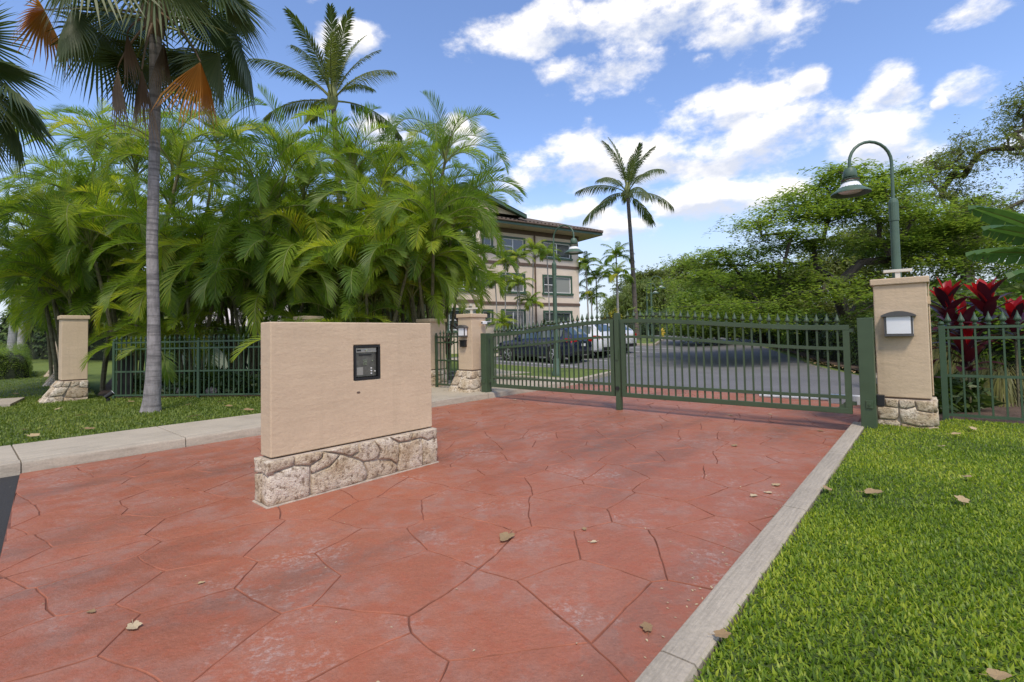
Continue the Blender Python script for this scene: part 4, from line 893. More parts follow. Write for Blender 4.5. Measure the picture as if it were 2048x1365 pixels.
# local frame: x = distance to the left along the facade, y = outwards, z up
MF = Matrix(((FD.x, FN.x, 0, FP.x), (FD.y, FN.y, 0, FP.y), (0, 0, 1, 0), (0, 0, 0, 1)))
def bpart(name, mb, mats, parent=None, smooth=False, bevel=0):
    mb.v = [tuple(MF @ Vector(p)) for p in mb.v]
    mb.f = [tuple(reversed(f)) for f in mb.f]
    o = wpart(name, mb, mats, bt, smooth, bevel) if parent is None else wpart2(name, mb, mats, parent, smooth, bevel)
    return o
# wall of the main front with real openings
WINS = [(0.80, 3.22, 7.0, 8.05, 2, 'pane'), (4.90, 6.65, 7.0, 8.05, 2, 'pane'), (7.48, 8.05, 7.42, 7.95, 1, 'pane'), (0.80, 3.22, 4.42, 5.58, 3, 'blind'), (4.95, 6.70, 4.42, 5.56, 2, 'pane'), (7.48, 8.10, 4.90, 5.42, 1, 'pane'),
        (0.85, 3.22, 1.75, 3.02, 3, 'pane'), (4.98, 6.68, 1.75, 3.08, 2, 'pane'), (7.55, 8.18, 2.33, 3.04, 1, 'pane')]
BAYW = [(9.12, 11.0, 4.34, 5.50, 2, 'pane'), (9.12, 11.1, 1.80, 3.05, 2, 'blind'), (9.3, 10.9, 7.1, 8.1, 2, 'pane')]
def wall_with_holes(x0, x1, z0, z1, y, holes, dep=0.12):
    mb = MB(); xs = sorted({x0, x1, *[h[0] for h in holes], *[h[1] for h in holes]}); zs = sorted({z0, z1, *[h[2] for h in holes], *[h[3] for h in holes]})
    for i in range(len(xs)-1):
        for j in range(len(zs)-1):
            cx, cz = (xs[i]+xs[i+1])/2, (zs[j]+zs[j+1])/2
            if any(h[0] < cx < h[1] and h[2] < cz < h[3] for h in holes): continue
            mb.add([(xs[i], y, zs[j]), (xs[i+1], y, zs[j]), (xs[i+1], y, zs[j+1]), (xs[i], y, zs[j+1])], [(0, 3, 2, 1)])
    for h in holes:
        a, b, c, d = h[:4]
        for p, q in (((a, c), (b, c)), ((b, c), (b, d)), ((b, d), (a, d)), ((a, d), (a, c))): mb.add([(p[0], y, p[1]), (q[0], y, q[1]), (q[0], y-dep, q[1]), (p[0], y-dep, p[1])], [(0, 3, 2, 1)])
    return mb
bpart('wall', wall_with_holes(0, 8.9, 0.3, 8.75, 0, WINS), [M['stucco_wall']])
bpart('bay_wall', wall_with_holes(8.86, 11.35, 0.3, 8.75, 1.0, BAYW), [M['stucco_wall']])
ow = MB(); ow.add([(0, 0, 0.3), (0, -14, 0.3), (0, -14, 8.75), (0, 0, 8.75)], [(0, 1, 2, 3)]); ow.add([(8.86, 0, 0.3), (8.86, 1.0, 0.3), (8.86, 1.0, 8.75), (8.86, 0, 8.75)], [(0, 1, 2, 3)]); ow.add([(11.35, 1.0, 0.3), (11.35, -1.5, 0.3), (11.35, -1.5, 8.75), (11.35, 1.0, 8.75)], [(3, 2, 1, 0)]); ow.box(11.36, 15, -12, -1.5, 0.3, 8.75)
ow.box(0.02, 11.3, -14, -0.6, 0.3, 8.7)
bpart('side_wall', ow, [M['stucco_wall']])
def window(h, y, parent_y=0.0):
    a, b, c, d, nl, pm = h; w = 0.13
    tr = MB(); tr.box(a-w, a, y+0.002, y+0.05, c, d); tr.box(b, b+w, y+0.002, y+0.05, c, d); tr.box(a-w, b+w, y+0.002, y+0.055, d, d+w); tr.box(a-w-0.06, b+w+0.06, y+0.002, y+0.11, c-0.15, c)
    W_ = bpart('window', tr, [M['trim']])
    f = 0.055; sa = MB(); yy0, yy1 = y-0.075, y-0.02
    sa.box(a, b, yy0, yy1, c, c+f); sa.box(a, b, yy0, yy1, d-f, d); sa.box(a, a+f, yy0, yy1, c+f, d-f); sa.box(b-f, b, yy0, yy1, c+f, d-f)
    cols = [0.5] if nl >= 2 else []
    if nl == 3: cols = [0.6]
    for u in cols: sa.box(a+(b-a)*u-0.04, a+(b-a)*u+0.04, yy0, yy1+0.003, c+f, d-f)
    if nl >= 2: zm = (c+d)/2; sa.box(a+(b-a)*cols[0], b-f, yy0+0.01, yy1-0.006, zm-0.025, zm+0.025)
    bpart('sash', sa, [M['white']], W_)
    edges = [a+f] + [a+(b-a)*u for u in cols] + [b-f]
    for i in range(len(edges)-1):
        g = MB(); g.box(edges[i], edges[i+1], y-0.06, y-0.05, c+f, d-f); bpart('pane', g, [M['blind'] if (pm == 'blind' and i == 0) else M['pane']], W_)
for h in WINS: window(h, 0.0)
for h in BAYW: window(h, 1.0)
for z in (3.50, 6.24): bpart('band', MB().box(-0.03, 8.83, 0.0, 0.05, z, z+0.20), [M['brown']]); bpart('band', MB().box(8.80, 11.4, 1.0, 1.05, z, z+0.20), [M['brown']])
bpart('band', MB().box(-0.03, 8.83, 0.0, 0.06, 8.42, 8.72), [M['brown']])
bpart('downpipe', MB().tube([(4.0, 0.08, 8.5), (4.0, 0.08, 0.5)], 0.06, 8), [M['brown']], None, True)
bpart('wall_light', MB().box(9.55, 9.75, 1.0, 1.16, 3.28, 3.42), [M['offwhite']])
ev = 8.72; oh = 1.25
bpart('soffit', MB().box(-oh, 15.6, -15, oh, ev, ev+0.05), [M['soffit']]); bpart('fascia', MB().box(-oh-0.03, 15.6, oh, oh+0.05, ev-0.02, ev+0.22), [M['trim']]); bpart('fascia', MB().box(-oh-0.05, -oh, -15, oh+0.02, ev-0.02, ev+0.22), [M['trim']]); bpart('gutter', MB().tube([(-oh, oh+0.1, ev+0.2), (15.6, oh+0.1, ev+0.2)], 0.07, 8), [M['brown']])
# tiled roof: barrel tiles as real corrugation running up the slope
g = MB(); NX = 54; RW = 9; V = []
for j in range(RW + 1):
    f = j/RW; xs0 = -oh - 0.08 + 7.0*f
    for k in range(NX*6 + 1):
        x = xs0 + (15.6 - xs0)*k/(NX*6); V.append((x, oh + 0.14 - 7.0*f, ev + 0.27 + 2.3*f + 0.055*math.cos(k/6*2*math.pi) + (0.03 if j % 2 else 0)))
g.add(V, [(j*(NX*6+1)+k, j*(NX*6+1)+k+1, (j+1)*(NX*6+1)+k+1, (j+1)*(NX*6+1)+k) for j in range(RW) for k in range(NX*6)])
rf = bpart('roof', g, [M['tile']])
g = MB(); g.add([(-oh-0.08, oh+0.14, ev+0.26), (5.7, -5.8, ev+2.5), (5.7, -8, ev+2.5), (-oh-0.08, -15, ev+0.26)], [(0, 1, 2, 3)]); bpart('roof_end', g, [M['tile']], rf)
# gable over the bay
gx0, gx1, gxm, gzb, gzt = 5.6, 14.6, 10.1, ev + 0.62, ev + 1.95; gy = 1.55
g = MB(); g.add([(gx0+0.5, gy-0.35, gzb), (gx1-0.5, gy-0.35, gzb), (gxm, gy-0.35, gzt-0.25)], [(0, 1, 2)]); bpart('gable_wall', g, [M['soffit']], rf)
for a_, b_ in ((gx0, gxm), (gx1, gxm)):
    g = MB(); g.add([(a_, gy, gzb-0.20), (b_, gy, gzt-0.02), (b_, gy, gzt+0.16), (a_, gy, gzb), (a_, gy-0.3, gzb-0.20), (b_, gy-0.3, gzt-0.02), (b_, gy-0.3, gzt+0.16), (a_, gy-0.3, gzb)], [(0,1,2,3), (7,6,5,4), (0,4,5,1), (3,2,6,7)]); bpart('bargeboard', g, [M['trim']], rf)
    g = MB(); g.add([(a_, gy+0.03, gzb+0.03), (b_, gy+0.03, gzt+0.19), (b_, gy-7, gzt+0.19), (a_, gy-7, gzb+0.03)], [(0, 1, 2, 3)]); bpart('gable_roof', g, [M['tile']], rf)
g = MB()
for k in range(4): g.box(gxm-0.5+0.08*k, gxm+0.5-0.08*k, gy-0.34, gy-0.28, gzb+0.2+0.14*k, gzb+0.27+0.14*k)
bpart('gable_vent', g, [M['trim']], rf)

# low pavilion behind the palms and a far house
def house(name, label, x0, x1, y0, y1, z0, h, rise, wall, roof, over=0.6):
    t = thing(name, label, 'house', ((x0+x1)/2, y0, z0))
    wpart('wall', MB().box(x0, x1, y0, y1, z0, z0+h), [wall], t)
    g = MB(); xa, xb, ya, yb = x0-over, x1+over, y0-over, y1+over; ym = (ya+yb)/2; ins = (yb-ya)/2*0.9
    g.add([(xa, ya, z0+h), (xb, ya, z0+h), (xb, yb, z0+h), (xa, yb, z0+h), (xa+ins, ym, z0+h+rise), (xb-ins, ym, z0+h+rise)], [(0,1,5,4), (1,2,5), (2,3,4,5), (3,0,4), (3,2,1,0)]); wpart('roof', g, [roof], t)
    wpart('fascia', MB().box(xa, xb, ya-0.04, ya, z0+h-0.2, z0+h+0.02), [M['trim']], t)
    for k in range(3):
        xc = x0 + (x1-x0)*(k+0.5)/3; w_ = wpart('window', MB().box(xc-0.6, xc+0.6, y0-0.04, y0, z0+0.9, z0+h-0.5), [M['trim']], t); wpart2('pane', MB().box(xc-0.5, xc+0.5, y0-0.06, y0-0.04, z0+1.0, z0+h-0.6), [M['pane']], w_)
    return t
M['paleroof'] = plain('pale_roof', (0.70, 0.64, 0.62), 0.6); M['palegreen'] = plain('pale_green_wall', (0.30, 0.36, 0.28), 0.8); M['pinkwall'] = plain('pink_wall', (0.60, 0.42, 0.33), 0.8)
house('pavilion', 'low pale-roofed pavilion glimpsed through the palm trunks', -14.5, -9.2, 21, 27, 0.0, 2.0, 1.6, M['palegreen'], M['paleroof'])
house('far_house', 'small far house with pale walls beyond the curving road at left', -62, -50, 60, 68, gz(60), 2.8, 2.0, M['pinkwall'], M['tile'])

# ------------------------------------------------------------------ palms
def pinnate(name, L, n, ll, lw, elev, curve, vee, droop, seed, pet=0.14, mats=('arecastem', 'areca'), r0=0.02, tip=0.3, phi0=1.15, phi1=0.45):
    g = random.Random(seed); K = 14; pos = [Vector((0, 0, 0))]; tan = []; th = elev
    for k in range(K + 1):
        s = k/K; th = elev - curve*(s**1.25); T = Vector((math.cos(th), 0, math.sin(th))); tan.append(T)
        if k < K: pos.append(pos[-1] + T*(L/K))
    mb = MB(); mb.tube(pos, [r0*(1-0.85*k/K) for k in range(K+1)], 5, 0, False)
    tw = g.uniform(-0.25, 0.25)
    for i in range(n):
        s = pet + (1-pet)*(i+0.5)/n; k = min(K-1, int(s*K)); f = s*K-k; P = pos[k]*(1-f) + pos[k+1]*f; T = (tan[k]*(1-f) + tan[k+1]*f).normalized()
        N_ = Vector((-T.z, 0, T.x)); prof = max(tip, math.sin(math.pi*(0.10 + 0.86*(s-pet)/(1-pet)))**0.55)
        for sd in (-1, 1):
            ph = phi0 + (phi1-phi0)*s + g.uniform(-0.09, 0.09); v = vee + g.uniform(-0.12, 0.12); Y = Vector((0, sd, 0))
            d = (T*math.cos(ph) + (Y*math.cos(v) + N_*math.sin(v))*math.sin(ph)).normalized(); l = ll*prof*g.uniform(0.88, 1.08)
            wv = (T - d*T.dot(d)); wv.normalize(); w = lw*g.uniform(0.85, 1.1)
            b = P; m = b + d*(l*0.5) - Vector((0, 0, droop*l*0.22)); t = b + d*(l*0.93) - Vector((0, 0, droop*l*g.uniform(0.75, 1.05)))
            mb.add([b - wv*w*0.25, b + wv*w*0.25, m + wv*w*0.5, m - wv*w*0.5, t], [(0, 1, 2, 3), (3, 2, 4)], 1)
    return mb.mesh(name, [M[mats[0]], M[mats[1]]])
AF = []
for i in range(4): AF.append(pinnate('frond', 2.2, 52, 0.50, 0.021, 1.45, 1.2+0.3*i, 0.75, 0.08, 100+i, phi0=1.1, phi1=0.55))
for i in range(5): AF.append(pinnate('frond', 2.5, 58, 0.56, 0.021, 1.3, 2.1+0.28*i, 0.70, 0.14, 120+i, phi0=1.1, phi1=0.55))
for i in range(4): AF.append(pinnate('frond', 2.4, 58, 0.56, 0.021, 0.95, 1.9+0.3*i, 0.60, 0.24, 140+i, phi0=1.1, phi1=0.5))
def palm_stem(t, base, top, r, mat, fronds, nf, seed, scale=1.0, n=8, name='trunk', bulge=0.0, up=0.35):
    g = random.Random(seed); base = Vector(base); top = Vector(top); d = top - base; side = Vector((d.x, d.y, 0))
    pts = []; rd = []; K = 8
    for k in range(K + 1):
        s = k/K; pts.append(base + Vector((d.x*s**1.4, d.y*s**1.4, d.z*s))); rd.append(r*(1.0 - 0.3*s + bulge*math.exp(-(s*9)**2)))
    part(name, MB().tube(pts, rd, n), [M[mat]], t, True)
    a0 = g.uniform(0, 6.28)
    for k in range(nf):
        u = k/max(1, nf-1); az = a0 + k*2.39996 + g.uniform(-0.2, 0.2); fr = fronds(u, g); s = scale*g.uniform(0.85, 1.12)
        obj('frond', fr, t, top - Vector((0, 0, 0.10*u)), rot=(g.uniform(-0.25, 0.25), g.uniform(-0.12, 0.12), az), scale=s)
def areca_f(u, g):
    if u < 0.22: return AF[g.randrange(0, 4)]
    if u < 0.68: return AF[g.randrange(4, 9)]
    return AF[g.randrange(9, 13)]
ARECA = [(-12.6, 13.8, 7.6, 6, 'dense areca palm clump behind the left corner pillar'), (-10.2, 13.0, 7.0, 6, 'areca palm clump just right of the left corner pillar'), (-8.1, 14.3, 8.0, 6, 'areca palm clump behind the fan palm trunk'), (-7.0, 12.9, 6.0, 6, 'yellow-green areca clump right behind the fan palm trunk'),
 (-5.9, 14.2, 7.6, 6, 'tall areca clump with upright fronds left of the bare coconut crown'), (-4.7, 13.1, 5.6, 6, 'areca clump with bright young fronds above the keypad wall'), (-3.2, 14.0, 7.4, 7, 'tallest dark areca clump at the right end of the palm row'), (-2.25, 13.3, 5.6, 7, 'areca clump hanging over the pedestrian gate pillar'),
 (-11.7, 13.4, 4.2, 5, 'mid-height areca clump right behind the corner pillar'), (-8.3, 12.6, 4.6, 5, 'mid-height areca clump at left of the fan palm trunk'), (-6.0, 12.4, 4.2, 5, 'mid-height areca clump right of the fan palm trunk'), (-3.7, 12.6, 4.3, 5, 'mid-height areca clump above the keypad wall, right of the hidden pillar'), (-13.6, 15.0, 5.2, 5, 'mid-height areca clump at the far left of the row'),
 (-15.3, 16.5, 8.6, 6, 'areca clump farthest left behind the street pillars'), (-10.8, 15.8, 8.6, 5, 'areca clump in the second row at left'), (-2.3, 15.0, 6.1, 7, 'areca clump drooping in front of the apartment bay'), (-4.7, 12.2, 2.3, 3, 'low young areca with arching fronds above the keypad wall'), (-8.9, 12.5, 2.1, 3, 'low young areca leaning over the left fence end'), (-7.0, 16.4, 7.5, 5, 'areca clump in the second row right of the fan palm'), (-3.9, 16.2, 8.0, 5, 'areca clump in the second row behind the tallest one')]
for ci, (x, y, h, ns, lab) in enumerate(ARECA):
    t = thing('areca_palm', lab, 'palm', (x, y, 0.1), 0, 'areca palm clumps behind the fence'); g = random.Random(900+ci)
    for k in range(ns):
        a = 6.283*k/ns + g.uniform(-0.5, 0.5); r = g.uniform(0.12, 0.35); hh = h*(1.0 if k == 0 else g.uniform(0.34, 0.95)) - 1.2; lean = g.uniform(0.10, 0.24)*hh
        palm_stem(t, (r*math.cos(a), r*math.sin(a), 0), ((r+lean)*math.cos(a), (r+lean)*math.sin(a), max(1.55 + 0.22*k, hh) if h > 3 else max(0.9, hh)), 0.055, 'canebark', areca_f, g.choice([12, 13, 14]), 3000+ci*20+k, 1.04 if h > 3 else 0.85)
# coconut palms
CF = [pinnate('frond', 3.6, 56, 0.75, 0.055, e, c, v, dr, 300+i, 0.22, ('arecastem', 'coco'), 0.045) for i, (e, c, v, dr) in enumerate([(1.45, 0.5, 0.2, 0.25), (1.25, 0.75, 0.1, 0.4), (0.95, 0.95, 0.0, 0.55), (0.6, 1.1, -0.1, 0.7), (0.2, 1.05, -0.2, 0.75), (-0.25, 0.8, -0.3, 0.8)])]
def coco(label, base, top, r, seed, order, scale, shaft=0.9):
    t = thing('coconut_palm', label, 'palm', base, 0, 'coconut palms'); T = Vector(top) - Vector(base)
    palm_stem(t, (0, 0, 0), T, r, 'cocobark', lambda u, g: CF[order[min(len(order)-1, int(u*len(order)))]], 17, seed, scale, 10, bulge=0.5)
    part('crown_heart', MB().lathe([(r*0.8, -0.5), (r*1.5, -0.1), (r*1.3, 0.3), (r*0.5, 0.8)], 10, T), [M['arecastem']], t, True); return t
coco('coconut palm with windblown crown rising above the areca row', (-7.5, 22, 0.1), (-8.1, 22, 12.5), 0.17, 41, [0, 0, 1, 1, 2, 2, 3, 3, 4], 1.05)
coco('lone slender coconut palm standing against the sky right of the building', (9.75, 38, gz(38)), (9.35, 38, 12.6), 0.19, 44, [0, 1, 1, 2, 2, 3, 3, 4, 4, 5], 1.2)
# fan palm
def fan_mesh(name, pet, rad, elev, curve, hang, spread, seed, mat, nseg=36, fold=0.0):
    g = random.Random(seed); K = 8; P = Vector((0, 0, 0)); pts = [P.copy()]
    for k in range(K):
        th = elev - curve*((k/K)**1.3); T = Vector((math.cos(th), 0, math.sin(th))); P = P + T*(pet/K); pts.append(P.copy())
    mb = MB(); mb.tube(pts, [0.03 - 0.018*k/K for k in range(K+1)], 6, 0, False)
    th2 = elev - curve - hang; X = Vector((math.cos(th2), 0, math.sin(th2))); Z = Vector((-X.z, 0, X.x)); Y = Vector((0, 1, 0))
    def pt(r, a, up):
        fz = -abs(math.sin(a))*r*fold
        return P + X*(r*math.cos(a)) + Y*(r*math.sin(a)*(1-0.35*abs(fold))) + Z*(fz + up)
    da = spread/nseg
    for i in range(nseg):
        a = -spread/2 + da*(i+0.5); L_ = rad*(0.80 + 0.2*math.cos(a*0.6))*g.uniform(0.92, 1.05); r1 = L_*0.48; up = 0.0
        b0 = pt(0.02, a-da/2, 0); b1 = pt(0.02, a+da/2, 0); m0 = pt(r1, a-da*0.48, 0.0); m1 = pt(r1, a+da*0.48, 0.0); mc = pt(r1, a, 0.035*rad)
        dr = Vector((0, 0, -1))*rad*g.uniform(0.02, 0.14)
        q0 = pt(L_*0.78, a-da*0.22, 0) + dr*0.5; q1 = pt(L_*0.78, a+da*0.22, 0) + dr*0.5; tp = pt(L_*1.03, a + g.uniform(-.03, .03), 0) + dr*1.5
        mb.add([b0, mc, m0, b1, m1, q0, q1, tp], [(0, 1, 2), (0, 3, 4, 1), (2, 1, 5), (1, 4, 6), (1, 6, 5), (5, 6, 7)], 1)
    return mb.mesh(name, [M['arecastem'] if mat == 'fan' else M['fan_dry'], M[mat]])
FANS = [fan_mesh('fan_leaf', 1.35, 1.25, e, c, h, R(sp), 500+i, 'fan', 40, fo) for i, (e, c, h, sp, fo) in enumerate([(1.35, 0.4, 0.2, 200, 0.2), (1.0, 0.7, 0.4, 205, 0.2), (0.7, 0.9, 0.6, 200, 0.25), (0.35, 0.9, 0.75, 190, 0.35), (-0.05, 0.7, 0.7, 170, 0.5)])]
FDEAD = [fan_mesh('dead_fan_leaf', 1.7, 1.1, 0.0, 0.6, 0.85, R(105), 530, 'fan_dead', 26, 0.5), fan_mesh('dead_fan_leaf', 1.9, 1.1, -0.6, 0.5, 0.45, R(85), 531, 'fan_dead', 24, 0.5)]
FDRY = [fan_mesh('dry_fan_leaf', 1.45, 1.2, -1.0, 0.35, 0.12, R(36), 540, 'fan_dry', 16, 0.9), fan_mesh('dry_fan_leaf', 1.0, 1.0, -0.6, 0.75, 0.15, R(40), 541, 'fan_dry', 16, 0.9)]
def fan_palm(label, base, H, seed, dead=True):
    t = thing('fan_palm', label, 'palm', base, 0, 'fan palms'); g = random.Random(seed)
    prof = [(0.185, -0.05), (0.16, 0.08), (0.14, 0.25), (0.128, 0.6), (0.115, 1.0), (0.10, 1.8), (0.093, 3.2), (0.09, 5.0), (0.10, H-0.9), (0.16, H-0.3), (0.13, H+0.1)]
    tr = MB(); pts = [(0.02*math.sin(z*1.3) + (-0.05 if z < 0.8 else 0.0)*(0.8-z), 0.015*math.cos(z), z) for r, z in prof]; tr.tube(pts, [r for r, z in prof], 18); part('trunk', tr, [M['palmbark']], t, True)
    part('fibre_boot', MB().lathe([(0.12, H-0.75), (0.2, H-0.45), (0.26, H-0.05), (0.16, H+0.3), (0.03, H+0.5)], 10), [M['fan_dry']], t)
    order = [0]*3 + [1]*5 + [2]*6 + [3]*6 + [4]*3
    for k, o_ in enumerate(order): obj('fan_leaf', FANS[o_], t, (0, 0, H + 0.1 - 0.15*o_), rot=(g.uniform(-.2, .2), g.uniform(-.1, .1), k*2.39996 + g.uniform(-.25, .25)), scale=g.uniform(0.9, 1.15))
    if dead:
        obj('dead_fan_leaf', FDEAD[0], t, (0, 0, H-0.3), rot=(0.55, 0, R(196)), scale=1.0); obj('dead_fan_leaf', FDEAD[1], t, (0, 0, H-0.2), rot=(0, 0, R(-25)), scale=1.05)
        for a, i, s in ((-70, 0, 1.05), (-40, 1, 0.95), (215, 0, 0.9), (-100, 1, 0.9)): obj('dry_fan_leaf', FDRY[i], t, (0, 0, H-0.35), rot=(0, 0, R(a)), scale=s)
    return t
fan_palm('fan palm with grey trunk on the left lawn, orange dead leaves hanging from its crown', (-6.80, 9.15, 0.1), 7.95, 61)
fan_palm('fan palm standing mostly outside the left edge, leaf tips reaching in', (-12.25, 9.9, 0.1), 6.7, 67, False)
# slim palms by the building
XF = [pinnate('frond', 1.25, 34, 0.42, 0.036, e, c, 0.25, 0.6, 700+i, 0.15, ('arecastem', 'areca'), 0.02) for i, (e, c) in enumerate([(1.3, 1.3), (0.95, 1.7), (0.5, 1.6)])]
SLIM = [((-0.45, 29.4), 5.85, 'slim palm with bushy crown before the left column of windows'), ((0.55, 29.6), 6.25, 'slim palm second from left before the building'), ((1.25, 30.2), 6.75, 'tallest slim palm beside the downpipe'), ((2.42, 30.8), 6.55, 'slim palm close behind the middle street lamp'), ((-0.85, 29.0), 4.6, 'short slim palm leftmost before the building'), ((0.33, 29.0), 4.5, 'slim palm with crown before the second-floor window'), ((1.0, 29.3), 3.4, 'low slim palm right of the second-floor window'), ((-0.5, 28.6), 2.1, 'lowest young palm by the ground-floor window'),
        ((5.8, 36.5), 6.6, 'slim palm hugging the right corner of the building'), ((6.7, 38.0), 5.8, 'slim palm second right of the building corner'), ((8.4, 38.5), 7.6, 'tall thin palm right of the building corner'), ((8.2, 37.2), 5.9, 'slim palm left of the lone coconut trunk'), ((6.2, 37.4), 4.2, 'low palm filling the gap right of the building')]
for i, ((x, y), h, lab) in enumerate(SLIM):
    z0 = gz(y); t = thing('slim_palm', lab, 'palm', (x, y, z0), 0, 'slim palms by the building')
    g = random.Random(i); palm_stem(t, (0, 0, 0), (g.uniform(-.2, .2), g.uniform(-.2, .2), h - z0), 0.05 if i < 8 else 0.07, 'whitebark', lambda u, g: XF[0 if u < 0.25 else (1 if u < 0.7 else 2)], 15, 800+i, 0.88 if i < 8 else 1.25, 6)
for i, (x, y, h, lab) in enumerate([(-28.4, 27.4, 4.2, 'nearest pale-trunked palm along the far left road'), (-30.7, 30.2, 4.6, 'second pale-trunked palm along the far left road'), (-32.2, 31.9, 4.6, 'third pale-trunked palm along the far left road'), (-32.9, 33.2, 3.6, 'short pale-trunked palm by the clipped hedge')]):
    t = thing('roadside_palm', lab, 'palm', (x, y, gz(y)+0.02), 0, 'pale palms along the left road'); palm_stem(t, (0, 0, 0), (0.2, 0.1, h), 0.21, 'whitebark', areca_f, 14, 860+i, 1.35, 10, bulge=0.25)

# ------------------------------------------------------------------ broadleaf trees
def leaf_quads(C, Nn, size, asp, g, flat=0.6, droop=0.0):
    n = len(C); th = g.uniform(0, 2*np.pi, n); nz_ = np.stack([g.normal(0, 1-flat, n), g.normal(0, 1-flat, n), np.ones(n)*(0.25+flat)], 1)
    if Nn is not None: nz_ = nz_*0.6 + Nn
    nz_ /= np.linalg.norm(nz_, axis=1)[:, None]; d = np.stack([np.cos(th), np.sin(th), -droop*np.ones(n)], 1); d -= nz_*(d*nz_).sum(1)[:, None]; d /= np.linalg.norm(d, axis=1)[:, None]+1e-9; s = np.cross(nz_, d)
    L_ = size*g.uniform(0.6, 1.3, n)[:, None]; w = L_*asp
    V = np.stack([C, C + d*L_*0.45 + s*w*0.5, C + d*L_ - nz_*L_*0.15, C + d*L_*0.45 - s*w*0.5], 1).reshape(-1, 3); k = np.arange(n)[:, None]*4
    return V, k + np.array([[0, 1, 2, 3]])
def tree(name, label, base, pads, leafm, n_per, size, asp=0.35, flat=0.75, r0=0.3, seed=1, group=None, fork=0.3, droop=0.1, barkm='bark', spray=0, jag=0.35):
    """pads: (x, y, z, rx, rz) foliage masses in world space; limbs are grown from the trunk to each of them"""
    g = np.random.default_rng(seed); rs = random.Random(seed); base = Vector(base); t = thing(name, label, 'tree', base, 0, group)
    cz = np.mean([p[2] for p in pads]); fk = base + Vector((0, 0, (cz-base.z)*fork)); nodes = [base, base + (fk-base)*0.5 + Vector((rs.uniform(-.1, .1),)*3), fk]; par = [-1, 0, 1]; ends = []
    for p in sorted(pads, key=lambda p: (Vector(p[:3])-fk).length):
        tgt = Vector(p[:3]) - Vector((0, 0, p[4]*0.3)); best = min(range(1, len(nodes)), key=lambda i: (nodes[i]-tgt).length + 0.35*max(0, nodes[i].z - tgt.z)*2 + 0.25*(nodes[i]-fk).length)
        a = nodes[best]; L_ = (tgt-a).length; K = max(2, int(L_/0.9)); last = best
        for k in range(1, K + 1):
            s = k/K; q = a.lerp(tgt, s) + Vector((rs.uniform(-1, 1), rs.uniform(-1, 1), rs.uniform(-0.5, 1)))*0.10*L_*math.sin(math.pi*s)*jag + Vector((0, 0, 0.12*L_*math.sin(math.pi*s)))
            nodes.append(q); par.append(last); last = len(nodes)-1
        ends.append(last)
        for _ in range(3):
            e = nodes[last] + Vector((rs.uniform(-1, 1)*p[3]*0.7, rs.uniform(-1, 1)*p[3]*0.7, rs.uniform(-.2, .6)*p[4])); nodes.append(e); par.append(last)
    cnt = [0]*len(nodes)
    for i in range(len(nodes)-1, 0, -1):
        cnt[i] += 1; cnt[par[i]] += cnt[i]
    mx = max(cnt); rad = [max(0.012, r0*(c/mx)**0.48) for c in cnt]; rad[0] = r0*1.35
    tk = MB()
    for i in range(1, len(nodes)): tk.tube([nodes[par[i]], nodes[i]], [min(rad[par[i]], rad[i]*1.5), rad[i]], 6, 0, False)
    wpart('trunk', tk, [M[barkm]], t, True)
    Cs = []
    for (x, y, z, rx, rz) in pads:
        n = int(n_per*rx*rx); 
        if spray:   # leaf sprays: short lines of leaflets fanning out of the pad
            ns = max(4, n//spray); c = g.normal(0, 0.5, (ns, 3))*np.array([rx, rx, rz]); az = g.uniform(0, 6.283, ns); u = np.linspace(0, 1, spray)[None, :, None]
            dr = np.stack([np.cos(az), np.sin(az), -g.uniform(0.1, 0.5, ns)], 1)[:, None, :]; P = c[:, None, :] + dr*u*g.uniform(0.25, 0.55, ns)[:, None, None]*min(1.0, rx); P[:, :, 2] -= (u[:, :, 0]**2)*0.15*rx
            P += g.normal(0, 0.035, P.shape); Cs.append(P.reshape(-1, 3) + np.array([x, y, z]))
        else:
            P = g.normal(0, 0.48, (n, 3)); P[:, 2] = np.abs(P[:, 2])*0.9 - 0.25*(P[:, 0]**2 + P[:, 1]**2); Cs.append(P*np.array([rx, rx, rz]) + np.array([x, y, z]))
    C = np.concatenate(Cs) - np.array(base); V, q = leaf_quads(C, None, size, asp, g, flat, droop)
    obj('crown', np_mesh('crown', V, q, None, [M[leafm]]), t); return t
rt = np.random.default_rng(21)
def layered(cx, cy, sil, depth, n, rx, rz, zlow, seed):
    """pads filling the volume below a silhouette [(x, z)], spread in depth"""
    g = np.random.default_rng(seed); xs = [s[0] for s in sil]; zs = [s[1] for s in sil]; out = []
    for k in range(n):
        x = g.uniform(xs[0], xs[-1]); zt = np.interp(x, xs, zs); u = g.uniform(0, 1)**0.7
        z = zlow + (zt-zlow)*u; y = cy + g.uniform(-1, 1)*depth*(1-0.5*u); out.append((x, y, z - rz*0.4, rx*g.uniform(0.6, 1.25), rz*g.uniform(0.7, 1.3)))
    for x in np.linspace(xs[0], xs[-1], 16): out.append((x + g.uniform(-.2, .2), cy + g.uniform(-.6, .6)*depth, np.interp(x, xs, zs) - rz*0.8, rx*0.62, rz*0.7))
    return out
tree('rain_tree', 'broad layered green tree behind the hedge, right of the gate', (15.2, 22, 0.1), layered(14.5, 21.5, [(8.5, 4.1), (9.2, 4.9), (10.0, 5.9), (11.0, 6.6), (11.8, 7.2), (13.6, 8.3), (15.4, 8.8), (17.1, 8.3), (18.8, 7.5), (20.3, 6.0), (21, 5)], 3.0, 75, 1.65, 0.17, 1.8, 31), 'monkey', 400, 0.19, 0.42, 0.85, 0.26, 31, fork=0.32, spray=9)
